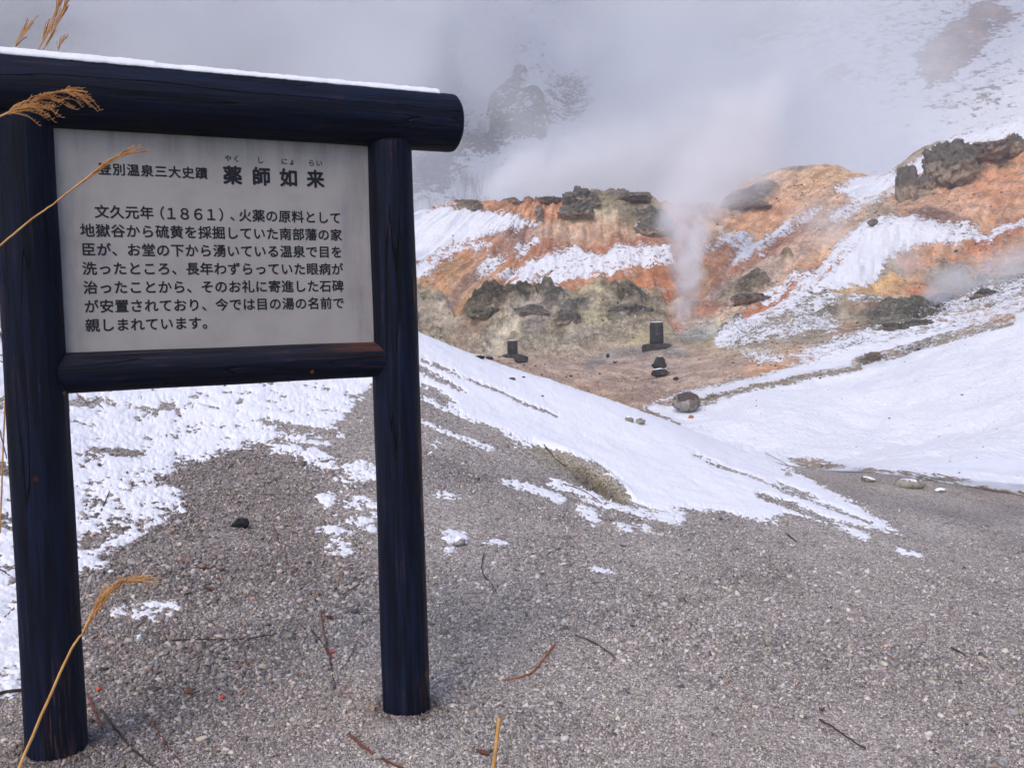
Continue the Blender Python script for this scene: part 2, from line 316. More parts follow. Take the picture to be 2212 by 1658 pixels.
# (shape, colour, softness, opacity, roughness of the relief)
PAINT = [
 # left orange hill
 (('p', [(840,470),(985,430),(1200,415),(1400,410),(1500,440),(1520,560),(1500,680),(1380,690),(1200,640),(1080,650),(980,700),(840,700)]), ORANGE, 8, 1, 0),
 (('e', 1190,455,60,32,-10), BRIGHT, 15, .9, 0), (('e', 1210,480,28,60,20), BRIGHT, 10, .7, 0),
 (('e', 960,625,95,60,0), OCHRE, 22, .75, 0), (('l', [(930,560),(960,640),(985,700)],24), (190,130,82), 10, .7, 0),
 (('l', [(1130,520),(1300,520),(1440,540)],60), REDB, 16, .8, 0), (('e', 1120,510,60,24,0), PURP, 14, .8, 0),
 (('l', [(1120,530),(1050,570),(985,640),(960,690)],34), PURP, 14, .65, 0),
 (('l', [(1080,500),(1020,570),(990,620)],10), (196,150,116), 5, .5, 0),
 (('e', 1420,625,70,45,0), (168,104,62), 14, .9, 0), (('e', 1250,615,90,22,-8), (176,118,74), 12, .8, 0),
 (('p', [(1150,500),(1230,470),(1320,470),(1445,490),(1445,520),(1330,515),(1240,525),(1160,520)]), TAN, 9, .85, .15),
 (('p', [(1205,420),(1290,410),(1385,420),(1440,455),(1445,500),(1370,495),(1290,470),(1225,480)]), (150,140,112), 8, .9, .5),
 (('e', 1250,445,38,18,-5), GREY, 7, .9, .8), (('e', 1360,425,45,10,5), GREY, 5, .9, .8), (('e', 1240,465,22,12,0), OLIVE, 6, .8, .6), (('e', 1410,485,45,17,20), GREY, 6, .9, .8),
 (('e', 1165,467,10,10,0), GREY, 4, .8, .6), (('e', 1300,470,40,10,20), CREAM, 8, .5, .3),
 (('l', [(985,442),(1030,440)],10), DARK, 4, .8, .6), (('l', [(1085,436),(1115,434)],8), DARK, 3, .8, .6), (('l', [(1140,432),(1170,430)],7), DARK, 3, .8, .6), (('l', [(1170,428),(1220,424)],12), GREY, 4, .9, .6),
 # floor and grey band
 (('p', [(840,640),(900,628),(950,640),(985,700),(1005,700),(1060,640),(1120,640),(1200,655),(1290,620),(1370,628),(1430,650),(1455,690),(1480,760),(1300,790),(1000,800),(840,800)]), (176,162,142), 8, 1, .6),
 (('e', 935,680,45,42,0), PALE, 12, .9, .3), (('e', 925,650,35,14,0), OLIVE, 8, .5, .5), (('e', 965,715,40,16,15), PALE, 8, .7, .2),
 (('p', [(1000,700),(1060,655),(1090,640),(1110,650),(1080,690),(1040,730),(1000,760),(960,760)]), (150,110,84), 9, .55, .2),
 (('e', 1050,665,48,20,-15), (92,88,72), 7, .9, .9), (('e', 1020,690,22,16,-30), (108,102,86), 7, .8, .7),
 (('p', [(1105,690),(1125,660),(1150,660),(1120,720),(1070,780),(1030,775)]), (186,174,152), 8, .9, .1),
 (('e', 1120,652,30,12,-5), (96,92,80), 6, .9, .9), (('e', 1175,645,30,12,10), (110,108,92), 6, .9, .9), (('e', 1160,690,40,30,-20), (146,132,126), 10, .8, .3),
 (('e', 1150,725,24,20,0), (120,112,106), 10, .7, .3), (('e', 1200,665,30,14,-30), (110,110,106), 7, .9, .7), (('e', 1235,695,38,22,-40), (100,102,96), 7, .85, .7),
 (('e', 1200,730,50,14,-30), (128,120,100), 8, .7, .3), (('e', 1290,640,60,16,-10), (168,156,124), 8, .8, .4), (('e', 1355,655,40,16,15), (104,96,78), 8, .85, .8),
 (('e', 1290,700,50,26,-20), (172,162,132), 10, .8, .4), (('e', 1340,700,50,14,-15), (112,104,90), 8, .6, .5), (('e', 1250,745,60,14,-10), (116,112,108), 9, .6, .3),
 (('e', 1415,680,26,30,0), (140,124,96), 9, .7, .3), (('e', 1400,740,60,12,-15), (164,150,112), 8, .9, .2), (('e', 1330,765,60,9,-10), (176,152,124), 7, .7, .1),
 (('p', [(960,760),(1100,770),(1300,775),(1420,755),(1560,740),(1720,735),(1760,770),(1500,845),(1400,910),(1200,860),(940,780)]), (160,134,118), 14, 1, .06),
 (('l', [(1270,790),(1340,768),(1430,758),(1480,765)],18), (122,116,114), 9, .85, .1), (('e', 1430,790,70,16,0), (152,136,126), 10, .5, 0),
 (('e', 1680,790,60,22,-15), (196,132,76), 18, .8, 0), (('e', 1620,740,90,26,-8), (168,150,116), 14, .8, .1), (('e', 1520,735,40,14,-15), (160,146,104), 8, .8, .1),
 (('e', 1300,850,90,14,15), (168,132,110), 12, .7, 0), (('e', 1350,870,50,8,18), (150,124,100), 8, .7, .1),
 # vent area
 (('p', [(1450,735),(1460,705),(1530,690),(1600,672),(1650,660),(1640,700),(1560,725),(1500,740)]), (124,128,128), 8, .9, .1),
 (('e', 1455,668,30,12,-20), CREAM, 6, .7, .2), (('e', 1500,700,26,10,-25), (96,98,100), 6, .8, .3), (('e', 1565,695,34,14,-30), CREAM, 6, .9, .3), (('e', 1600,700,16,10,-20), (120,76,60), 5, .9, .5), (('e', 1575,718,20,6,0), (110,70,66), 4, .8, .5),
 # middle hill
 (('p', [(1500,480),(1560,420),(1620,385),(1720,360),(1800,352),(1900,380),(1860,480),(1800,560),(1660,640),(1560,700),(1480,690),(1500,600)]), (192,150,116), 14, 1, .06),
 (('e', 1640,468,70,38,-25), (190,134,92), 18, .85, .05), (('e', 1560,560,50,50,0), (176,116,76), 16, .85, 0), (('e', 1520,610,26,26,0), (186,140,84), 12, .7, .1), (('e', 1780,380,60,14,5), (190,150,104), 9, .7, 0),
 (('e', 1625,424,52,20,-18), (92,92,86), 7, .95, .9), (('e', 1585,436,22,12,0), (112,106,90), 6, .9, .8), (('e', 1655,405,30,10,0), OLIVE, 6, .7, .5), (('e', 1720,362,30,6,-8), GREY, 4, .6, .4), (('e', 1605,454,10,8,0), (190,200,210), 4, .5, .2),
 (('l', [(1760,480),(1700,520),(1620,590),(1520,660),(1460,700)],46), (156,98,74), 14, .9, 0), (('l', [(1660,590),(1560,660),(1490,690)],60), (170,152,138), 12, .8, .15),
 (('l', [(1850,440),(1760,510),(1660,600)],52), (176,150,134), 16, .8, .05), (('e', 1620,630,40,18,-35), (110,104,88), 8, .85, .8), (('e', 1570,650,22,14,-35), (134,124,104), 8, .7, .5),
 (('l', [(1850,560),(1770,590),(1690,640),(1620,690)],34), (180,108,66), 8, .95, 0), (('e', 1520,672,40,14,-10), (180,112,74), 10, .8, 0), (('e', 1700,560,12,8,0), (120,110,84), 4, .9, .5),
 # right hill
 (('p', [(1900,400),(1960,360),(2060,310),(2240,270),(2700,200),(2700,700),(1980,690),(1960,500)]), (188,140,104), 14, 1, .1),
 (('e', 2150,400,60,60,0), (188,128,88), 22, .9, .05), (('e', 2200,350,30,40,0), (190,130,88), 14, .8, .05), (('e', 1960,420,60,30,-20), (178,142,114), 12, .9, .1), (('e', 2090,450,50,22,0), (196,150,120), 10, .7, .1),
 (('e', 2000,400,50,20,-30), (156,136,104), 9, .8, .3), (('e', 2110,370,14,8,0), (96,94,70), 4, .8, .8), (('e', 2060,380,14,8,0), (116,112,84), 4, .8, .6), (('e', 2170,358,24,7,10), (100,98,74), 4, .8, .8),
 (('e', 2025,480,70,24,8), (126,94,88), 9, .9, .35), (('e', 2040,492,20,7,0), (180,96,48), 5, .7, .1), (('e', 2090,505,40,14,20), (146,102,82), 9, .7, .2),
 (('l', [(2110,530),(2160,505),(2240,480)],30), (158,90,64), 9, .9, .1), (('e', 2090,560,130,40,-6), (180,128,92), 16, .85, .1), (('e', 1960,560,20,16,0), (188,124,82), 7, .8, 0), (('e', 2110,545,40,14,-20), (174,104,64), 8, .8, .1),
 (('e', 2050,610,60,40,0), (136,126,108), 14, .8, .3), (('e', 2180,620,90,40,-20), (156,144,124), 14, .7, .15),
 (('e', 1880,625,90,22,-5), (194,150,88), 9, .9, .1), (('e', 1980,640,70,22,0), (176,128,92), 10, .8, .2), (('e', 1980,630,24,10,0), (186,112,70), 6, .8, .1),
 (('p', [(1560,735),(1700,670),(1830,640),(1960,650),(2080,660),(2240,560),(2700,400),(2700,480),(2211,640),(2000,705),(1800,735),(1600,760)]), (146,134,116), 10, .9, .25),
 (('e', 1930,690,70,20,-5), (108,106,98), 8, .85, .7), (('e', 1990,685,50,16,-10), (88,88,82), 8, .7, .8), (('e', 1860,672,30,10,0), (150,110,84), 7, .6, .2), (('e', 1770,690,40,12,-20), (112,112,104), 8, .6, .5),
 (('e', 1850,740,40,12,0), (104,104,96), 9, .6, .4), (('e', 1800,748,30,9,0), (110,108,100), 7, .6, .4), (('e', 1830,715,40,14,0), (170,120,84), 12, .5, .2), (('e', 1710,770,70,16,-8), (170,138,104), 12, .8, .05),
 (('e', 2031,660,34,17,-16), (52,36,40), 4, .95, .3), (('e', 2120,632,30,12,-25), (96,98,90), 7, .8, .8), (('p', [(2060,660),(2211,580),(2700,400),(2700,470),(2211,640),(2090,670)]), (148,144,134), 10, .8, .2),
 # scree of the valley side
 (('l', [(1790,1020),(1900,1034),(2010,1044),(2230,1066)],26), (150,130,104), 6, .9, .5), (('e', 1960,1040,50,8,6), (160,150,112), 5, .8, .4), (('e', 2030,1052,50,6,5), (164,112,60), 5, .7, .3),
 (('l', [(1510,862),(1620,838),(1750,812),(1900,790)],16), (134,122,104), 6, .9, .2), (('e', 1880,778,30,12,-10), (104,92,76), 5, .9, .6), (('e', 2000,745,60,12,-20), (112,110,104), 8, .5, .5),
]
# shapes with snow on them: (shape, cap) - a low cap leaves it thin and broken
SNOW_FAR = [
 (('p', [(840,470),(890,458),(960,446),(1040,455),(1100,465),(1150,484),(1080,500),(1030,520),(980,525),(930,560),(900,575),(840,590)]), 20),
 (('p', [(1060,480),(1120,470),(1165,488),(1100,500)]), 5), (('e', 960,545,60,14,-25), 3), (('e', 1020,530,30,10,0), 2), (('e', 915,585,30,18,-20), 9),
 (('p', [(1060,610),(1130,575),(1200,545),(1240,532),(1300,545),(1350,532),(1450,535),(1455,570),(1380,580),(1330,592),(1250,605),(1190,622),(1150,612),(1200,585),(1120,598)]), 5.5),
 (('l', [(1110,615),(1160,585),(1230,560)],26), 8), (('l', [(1170,620),(1260,580),(1330,560)],24), 8), (('l', [(1120,545),(1160,525)],16), 4), (('l', [(1380,500),(1450,505)],6), 1.5), (('e',1060,575,30,16,-30), 2),
 (('e', 1600,525,50,18,20), 4), (('l', [(1700,490),(1640,530),(1590,565)],22), 7), (('l', [(1770,450),(1720,475)],9), 2), (('l', [(1500,545),(1560,530)],10), 2),
 (('p', [(1800,408),(1850,386),(1940,372),(2000,332),(2060,296),(2130,275),(2700,150),(2700,190),(2211,312),(2180,300),(2110,318),(2060,340),(2010,362),(1950,400),(1900,425),(1850,440)]), 9),
 (('l', [(1920,410),(1850,440),(1800,470)],18), 3),
 (('p', [(1735,628),(1790,592),(1830,550),(1860,510),(1920,476),(1960,470),(2010,485),(2060,505),(2098,522),(2050,530),(1960,535),(1930,560),(1890,600),(1870,622),(1800,632)]), 14),
 (('l', [(1850,555),(1770,580),(1650,650)],16), 3), (('l', [(2110,522),(2160,500),(2230,488)],13), 5), (('l', [(1900,480),(1860,505),(1800,560),(1740,620)],26), 8), (('e', 2070,505,50,16,10), 4),
 (('l', [(1740,640),(1680,670),(1620,705),(1560,735)],30), 4.5), (('e', 1760,665,50,16,-20), 2.2), (('e', 1860,652,30,6,0), 2.5), (('e', 1720,715,40,12,-20), 1.8), (('e', 1650,725,60,10,-20), 1.8), (('e', 1770,705,40,12,0), 1.6), (('e', 1670,775,35,6,-5), 3), (('e', 1860,735,40,10,-15), 1.8), (('e', 1640,765,30,5,0), 1.5),
]
SNOW_BANK = [
 (('p', [(1385,885),(1430,862),(1510,840),(1620,815),(1740,783),(1850,745),(1950,722),(2050,705),(2211,668),(2700,560),(2700,1200),(1700,1100),(1500,960),(1430,910)]), 13),
 (('l', [(1740,770),(1850,735),(1980,715),(2100,690),(2211,655)],30), 4), (('l', [(2000,690),(2211,620)],24), 1.5),
]
BARE_BANK = [(('l', [(1500,868),(1600,845),(1740,815),(1850,796)],13), 6), (('e', 1880,775,34,13,-12), 8), (('l', [(1850,782),(2000,745),(2180,690)],22), 2.0), (('e', 1420,905,60,12,25), 4), (('e', 1760,1003,60,9,8), 6), (('e', 1880,1018,34,7,4), 5), (('e', 2000,1034,60,5,6), 2), (('e', 1480,868,60,10,0), 2.2), (('l', [(1840,1036),(1950,1044),(2080,1056),(2230,1074)],13), 5), (('e', 2000,1030,90,8,6), 2)]
# the near slope
SNOW_NEAR = [
 (('p', [(-700,300),(-100,560),(60,800),(300,520),(800,640),(890,690),(1040,765),(1200,820),(1420,893),(1650,984),(1760,1040),(1830,1080),(1900,1120),(1945,1148),(1850,1135),(1780,1115),(1700,1110),(1640,1128),(1560,1105),(1480,1100),(1430,1112),(1370,1090),(1340,1050),(1270,1015),(1190,975),(1120,950),(1000,900),(895,850),(895,830),(800,840),(740,900),(735,950),(640,960),(560,955),(430,1000),(330,1030),(260,1060),(180,1080),(160,1240),(40,1500),(-300,1560),(-700,1600)]), 17),
 (('p', [(160,1060),(330,1030),(395,1060),(400,1110),(330,1130),(260,1180),(215,1240),(150,1250)]), 12),
 (('l', [(600,965),(700,1000),(780,1020),(800,1020)],30), 8), (('l', [(560,940),(650,990),(760,1040)],24), 3), (('l', [(700,1080),(760,1075),(810,1100)],22), 6), (('l', [(730,1120),(800,1140)],18), 5), (('e', 722,1150,34,16,0), 8), (('e', 735,1190,24,9,0), 6),
 (('l', [(1095,1040),(1150,1055),(1210,1080)],18), 6), (('l', [(1190,1040),(1300,1085),(1400,1110),(1470,1118)],20), 7), (('e', 1272,1113,28,16,30), 9), (('e', 1350,1140,24,9,20), 7), (('e', 1395,1140,14,7,20), 5),
 (('e', 985,1160,26,16,0), 9), (('e', 1075,1168,26,8,0), 6), (('e', 968,1190,12,7,0), 5), (('e', 320,1320,62,16,-3), 7), (('e', 1140,960,28,6,10), 4), (('e', 940,960,12,7,0), 5), (('e', 960,1070,22,6,10), 3), (('e', 1620,1112,60,14,20), 6),
 (('l', [(1700,1105),(1800,1130),(1870,1160)],9), 3), (('l', [(1940,1190),(1985,1198)],9), 4), (('e', 1295,1232,13,6,0), 4), (('e', 650,975,40,14,0), 4), (('l', [(895,905),(960,935),(1060,970)],9), 2.5),
]
BARE_NEAR = [
 (('p', [(1165,965),(1220,975),(1290,1000),(1340,1040),(1365,1075),(1340,1082),(1270,1060),(1200,1020)]), 16),
 (('e', 940,815,60,9,28), 4), (('e', 930,850,50,12,25), 5), (('l', [(900,770),(1040,830),(1200,900)],5), 1.6), (('l', [(1640,1070),(1720,1095),(1800,1128)],12), 4), (('l', [(1690,1062),(1780,1092),(1880,1128)],7), 3), (('l', [(1700,1085),(1770,1108)],5), 2), (('e', 1720,1060,40,7,22), 2.5), (('l', [(1590,930),(1640,960),(1700,990)],5), 2),
 (('e', 190,870,50,9,0), 5), (('e', 350,880,60,5,0), 3), (('e', 240,980,70,9,0), 3), (('e', 10,1010,50,14,0), 5), (('e', 10,870,40,10,0), 4), (('e', 5,1130,40,12,0), 4), (('e', 660,930,80,12,10), 3), (('l', [(1500,985),(1700,1060)],5), 2), (('e', 230,1150,60,20,-30), 1.5), (('e', -20,1560,100,50,0), 12),
]
def cover(X, Y, shapes, bare, base=-20.0):
    m = np.full_like(X, base)
    for sh, cap in shapes:
        i = near_idx(X, Y, sh, 20); m[i] = np.maximum(m[i], np.minimum(sd(X[i], Y[i], sh), cap))
    for sh, cap in bare:
        i = near_idx(X, Y, sh, 12); s = sd(X[i], Y[i], sh); m[i] = np.minimum(m[i], np.where(s < 0, -s * 2.5, -np.minimum(s, cap)))
    return m

def polar(az0, az1, na, drows):
    """grid of azimuths x distances; drows is an array (rows) or (rows x cols)"""
    az = np.linspace(az0, az1, na)
    D = np.broadcast_to(np.asarray(drows)[:, None] if np.ndim(drows) == 1 else drows, (len(drows), na))
    A = np.broadcast_to(az[None], D.shape)
    x = (np.sin(A) * D).ravel(); y = (np.cos(A) * D).ravel()
    r, c = D.shape; i = np.arange((r - 1) * c).reshape(r - 1, c)[:, :-1].ravel()
    F4 = np.stack([i, i + 1, i + c + 1, i + c], 1)
    return x, y, A.ravel(), D.ravel(), F4
def az_rows(na_in=980, lo=-1.0, hi=1.0):
    a0, a1 = azim(-60), azim(2270)
    return np.concatenate([np.linspace(lo, a0, 60, endpoint=False), np.linspace(a0, a1, na_in), np.linspace(a1, hi, 60)[1:]])
def polar2(az, rows):
    """rows: function col azimuth -> distances (rows x cols) or 1-D"""
    D = np.asarray(rows); 
    if D.ndim == 1: D = np.repeat(D[:, None], len(az), 1)
    A = np.repeat(az[None], len(D), 0)
    x = (np.sin(A) * D).ravel(); y = (np.cos(A) * D).ravel()
    r, c = D.shape; i = np.arange((r - 1) * c).reshape(r - 1, c)[:, :-1].ravel()
    return x, y, A.ravel(), D.ravel(), np.stack([i, i + 1, i + c + 1, i + c], 1)

# ------------------------------------------------------------------ materials
def gravel_mat():
    g = N('gravel'); o = g.obj()
    def layer(s):
        return g.voro(o, s, 'Color'), g.voro(o, s, 'Distance'), g.voro(o, s, 'Distance', 'DISTANCE_TO_EDGE')
    c1, d1, e1 = layer(75.0); c2, d2, e2 = layer(170.0)
    sep = g.n('SeparateColor'); g.t.links.new(c1, sep.inputs[0]); sep2 = g.n('SeparateColor'); g.t.links.new(c2, sep2.inputs[0])
    v = g.math('ADD', g.math('MULTIPLY', sep.outputs[0], .55), g.math('MULTIPLY', sep2.outputs[1], .45))
    soil = g.attr('col', 'Color')
    n1 = g.noise(o, 2.2, 4, .6)
    col = g.mix(g.ramp(v, .15, .85), g.mix(1, soil, (.52, .50, .49, 1), 'MULTIPLY'), g.mix(1, soil, (1.65, 1.62, 1.60, 1), 'MULTIPLY'))
    col = g.mix(g.math('MULTIPLY', g.ramp(n1, .35, .7), .4), col, g.mix(1, col, (.62, .6, .58, 1), 'MULTIPLY'))
    h = g.math('ADD', g.math('MULTIPLY', g.ramp(e1, 0, .16), 1.0), g.math('MULTIPLY', g.ramp(e2, 0, .2), .5))
    nb = g.bump(h, .55, .006, g.bump(g.noise(o, 9, 5, .6), .5, .02))
    return g.surf(g.bsdf(col, .92, nb, .15))
def snow_mat():
    g = N('snow'); o = g.obj()
    n = g.noise(o, 90, 3, .6); n2 = g.noise(o, 9, 5, .6)
    nb = g.bump(n, .22, .004, g.bump(n2, .4, .02))
    return g.surf(g.bsdf(g.mix(n2, (.70, .715, .755, 1), (.78, .79, .82, 1)), .6, nb, .2))
def hill_mat(name, s1, s2, sp=1.0, sharp=6.0, dirt_bump=.06, dep=.42):
    """painted soil colour, fine mottling, stones, and speckled snow where the cover attribute says so"""
    g = N(name); o = g.obj(); col = g.attr('col', 'Color'); sn = g.attr('snow'); rk = g.attr('rock')
    og = o; o = g.map(o, (1, dep, 1.2))
    m1 = g.noise(o, s1 * .35, 6, .65); m2 = g.noise(o, s1 * 2.2, 4, .6)
    v = g.voro(o, s1 * 1.6, 'Color'); sv = g.n('SeparateColor'); g.t.links.new(v, sv.inputs[0])
    c = g.mix(g.ramp(m1, .38, .62), g.mix(1, col, (.74, .72, .72, 1), 'MULTIPLY'), g.mix(1, col, (1.16, 1.16, 1.14, 1), 'MULTIPLY'))
    st = g.attr('streak')
    c = g.mix(g.ramp(st, -.25, .35), g.mix(1, c, (.80, .78, .78, 1), 'MULTIPLY'), g.mix(1, c, (1.14, 1.13, 1.12, 1), 'MULTIPLY'))
    c = g.mix(g.math('MULTIPLY', g.ramp(m2, .50, .68), .75), c, g.mix(1, c, (.48, .46, .46, 1), 'MULTIPLY'))
    c = g.mix(g.math('MULTIPLY', g.ramp(g.noise(o, s1 * 5.0, 3, .6), .56, .70), .55), c, g.mix(1, c, (1.5, 1.5, 1.5, 1), 'MULTIPLY'))
    c = g.mix(g.math('MULTIPLY', g.ramp(sv.outputs[0], .86, .97), .55), c, (.46, .43, .40, 1))
    # rock mottling: dark cracks and pale sulphur faces
    r1 = g.noise(o, s1 * .8, 8, .72, .6); r2 = g.noise(o, s1 * .5, 5, .6, 1.2)
    rc = g.mix(g.ramp(r1, .42, .58), g.mix(1, c, (.40, .39, .38, 1), 'MULTIPLY'), g.mix(1, c, (1.25, 1.21, 1.14, 1), 'MULTIPLY'))
    rc = g.mix(g.math('MULTIPLY', g.ramp(r2, .55, .66), .4), rc, (.13, .12, .09, 1))
    c = g.mix(g.math('MULTIPLY', rk, 1.0, clamp=True), c, rc)
    mp = g.map(og, (1, dep * 1.25, 1.3), (0, 0, 0))
    ns = g.noise(mp, s2, 6, .68, .3); nf = g.noise(o, s2 * 3.1, 4, .6)
    t = g.math('ADD', g.math('MULTIPLY', g.math('SUBTRACT', ns, .5), 95.0 * sp), g.math('MULTIPLY', g.math('SUBTRACT', nf, .5), 60.0 * sp))
    k = g.ramp(g.math('ADD', sn, t), -1.2, 1.2)
    scol = g.mix(ns, (.70, .715, .755, 1), (.76, .775, .81, 1))
    c = g.mix(k, c, scol)
    h = g.math('ADD', g.math('ADD', m2, g.math('MULTIPLY', g.math('MULTIPLY', r1, rk), 7.0)), g.math('MULTIPLY', k, .6))
    nb = g.bump(h, .8, dirt_bump)
    return g.surf(g.bsdf(c, .9, nb, .12))
MAT_SNOW = snow_mat(); MAT_GRAVEL = gravel_mat()

# ------------------------------------------------------------------ near ground and its snow
def near_colour(X, Y, x, y):
    base = np.tile(lin((156, 151, 146)), (len(X), 1))
    def lay(a, c):
        nonlocal base; base = base * (1 - a[:, None]) + lin(c)[None] * a[:, None]
    wx = X + 25 * fbm(x * 1.3, y * 1.3, octv=3, seed=31); wy = Y + 25 * fbm(x * 1.3, y * 1.3, octv=3, seed=32)
    lay(sstep(-90, 90, sd_poly(wx, wy, [(-400, 900), (200, 960), (520, 940), (700, 1010), (760, 1200), (640, 1420), (420, 1560), (300, 1760), (-400, 1760)])) * .85, (131, 124, 120))
    lay(sstep(-60, 60, sd_ell(wx, wy, 540, 1530, 260, 120)) * .6, (144, 136, 130))
    lay(sstep(-30, 30, sd_ell(wx, wy, 1250, 1020, 110, 22, 28)) * .8, (142, 136, 114))
    lay(sstep(-12, 12, sd_ell(wx, wy, 1300, 1050, 60, 16, 30)) * .7, (116, 109, 86))
    lay(sstep(-16, 16, sd_ell(wx, wy, 1280, 1052, 50, 9, 30)) * .8, (58, 56, 48))
    lay(sstep(-30, 30, sd_ell(wx, wy, 2050, 1062, 200, 12, 5)) * .7, (150, 138, 118))
    lay(sstep(-60, 60, sd_ell(wx, wy, 1950, 1500, 420, 220, 10)) * .35, (140, 134, 130))
    lay(sstep(.05, .45, fbm(x * .7, y * .7, octv=3, seed=44)) * .45, (126, 120, 118))
    lay(sstep(.0, .5, fbm(x * 1.3, y * 1.3, octv=3, seed=141)) * .5, (122, 117, 116)); lay(sstep(-.05, -.45, fbm(x * 1.3, y * 1.3, octv=3, seed=141)) * .5, (174, 168, 162))
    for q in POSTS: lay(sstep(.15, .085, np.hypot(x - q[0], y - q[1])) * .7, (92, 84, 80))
    return base
def near_bump(X, Y):
    """the small hollow in the slope and its crusty lip"""
    return -.13 * sstep(-6, 12, sd_ell(X, Y, 1300, 1052, 58, 14, 30)) + .06 * sstep(-8, 8, sd_ell(X, Y, 1260, 1008, 90, 14, 30))
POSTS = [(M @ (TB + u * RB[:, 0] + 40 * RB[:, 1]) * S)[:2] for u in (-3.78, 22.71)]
def near_z(x, y):
    z = ground_z(x, y); P = np.stack([x, y, z], 1); X, Y = toimg(P); z = z + near_bump(X, Y)
    for q in POSTS: r = np.hypot(x - q[0], y - q[1]); z = z + .016 * np.exp(-((r - .09) / .05) ** 2) * (1 + .5 * vnoise(x * 14, y * 14, seed=9))
    return z

AZ = az_rows()
rows = np.concatenate([np.linspace(.25, 1.9, 10, endpoint=False), 1 / np.linspace(1 / 1.9, 1 / 9.7, 620)])
x, y, a_, d_, F4 = polar2(AZ, rows)
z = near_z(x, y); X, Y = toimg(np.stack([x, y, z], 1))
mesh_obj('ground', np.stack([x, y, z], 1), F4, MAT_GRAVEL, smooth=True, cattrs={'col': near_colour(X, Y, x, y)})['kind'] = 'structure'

# snow lying on the near slope, a sheet with its own thickness that dips under the gravel where it ends
sx = np.array(at(1000, 830, 7.4)); sy_ = np.array(at(1700, 1120, 6.6)); sdir = (sy_ - sx)[:2]; sdir /= np.linalg.norm(sdir)
def near_cover(x, y, z):
    X, Y = toimg(np.stack([x, y, z], 1))
    wx = X + 9 * fbm(x * 3, y * 3, octv=3, seed=61); wy = Y + 9 * fbm(x * 3, y * 3, octv=3, seed=62)
    m = cover(wx, wy, SNOW_NEAR, BARE_NEAR); m = m + 8 * sstep(8, 16, m) * sstep(800, 950, X); m = np.where(m > 0, m * (1 - .40 * sstep(900, 760, X)), m)
    rightside = sstep(780, 1000, X)
    along = x * sdir[0] + y * sdir[1]; across = -x * sdir[1] + y * sdir[0]
    streak = fbm(along * 1.2, across * 14, octv=4, seed=71, gain=.6)
    lump = fbm(x * 7, y * 7, octv=4, seed=72, gain=.6)
    fine = fbm(x * 30, y * 30, octv=3, seed=73, gain=.6)
    n = np.where(rightside > 0, streak * 13 * rightside + lump * 24 * (1 - rightside), lump * 24) + lump * 5 + fine * 17
    return m + n, lump, fine
rows = 1 / np.linspace(1 / 2.0, 1 / 9.65, 760)
AZs = np.concatenate([np.linspace(azim(-500), azim(-60), 60, endpoint=False), np.linspace(azim(-60), azim(2050), 1100)])
x, y, a_, d_, F4 = polar2(AZs, rows)
z = near_z(x, y); m, lump, fine = near_cover(x, y, z)
t = np.clip(m / 14, -1, 1)
th = np.where(t > 0, .005 * np.sqrt(np.clip(t, 0, 1)) + .010 * t * (.8 + .9 * lump), .04 * t) - .001 + .004 * fine * (t > 0)
keep = (t > -.6)[F4].any(1)
V = np.stack([x, y, z + th], 1); F4 = F4[keep]; used = np.unique(F4); remap = np.full(len(V), -1); remap[used] = np.arange(len(used))
tag(mesh_obj('snow', V[used], remap[F4], MAT_SNOW, smooth=True), 'thin melting snow lying on the grey gravel slope', 'snow', kind='stuff')

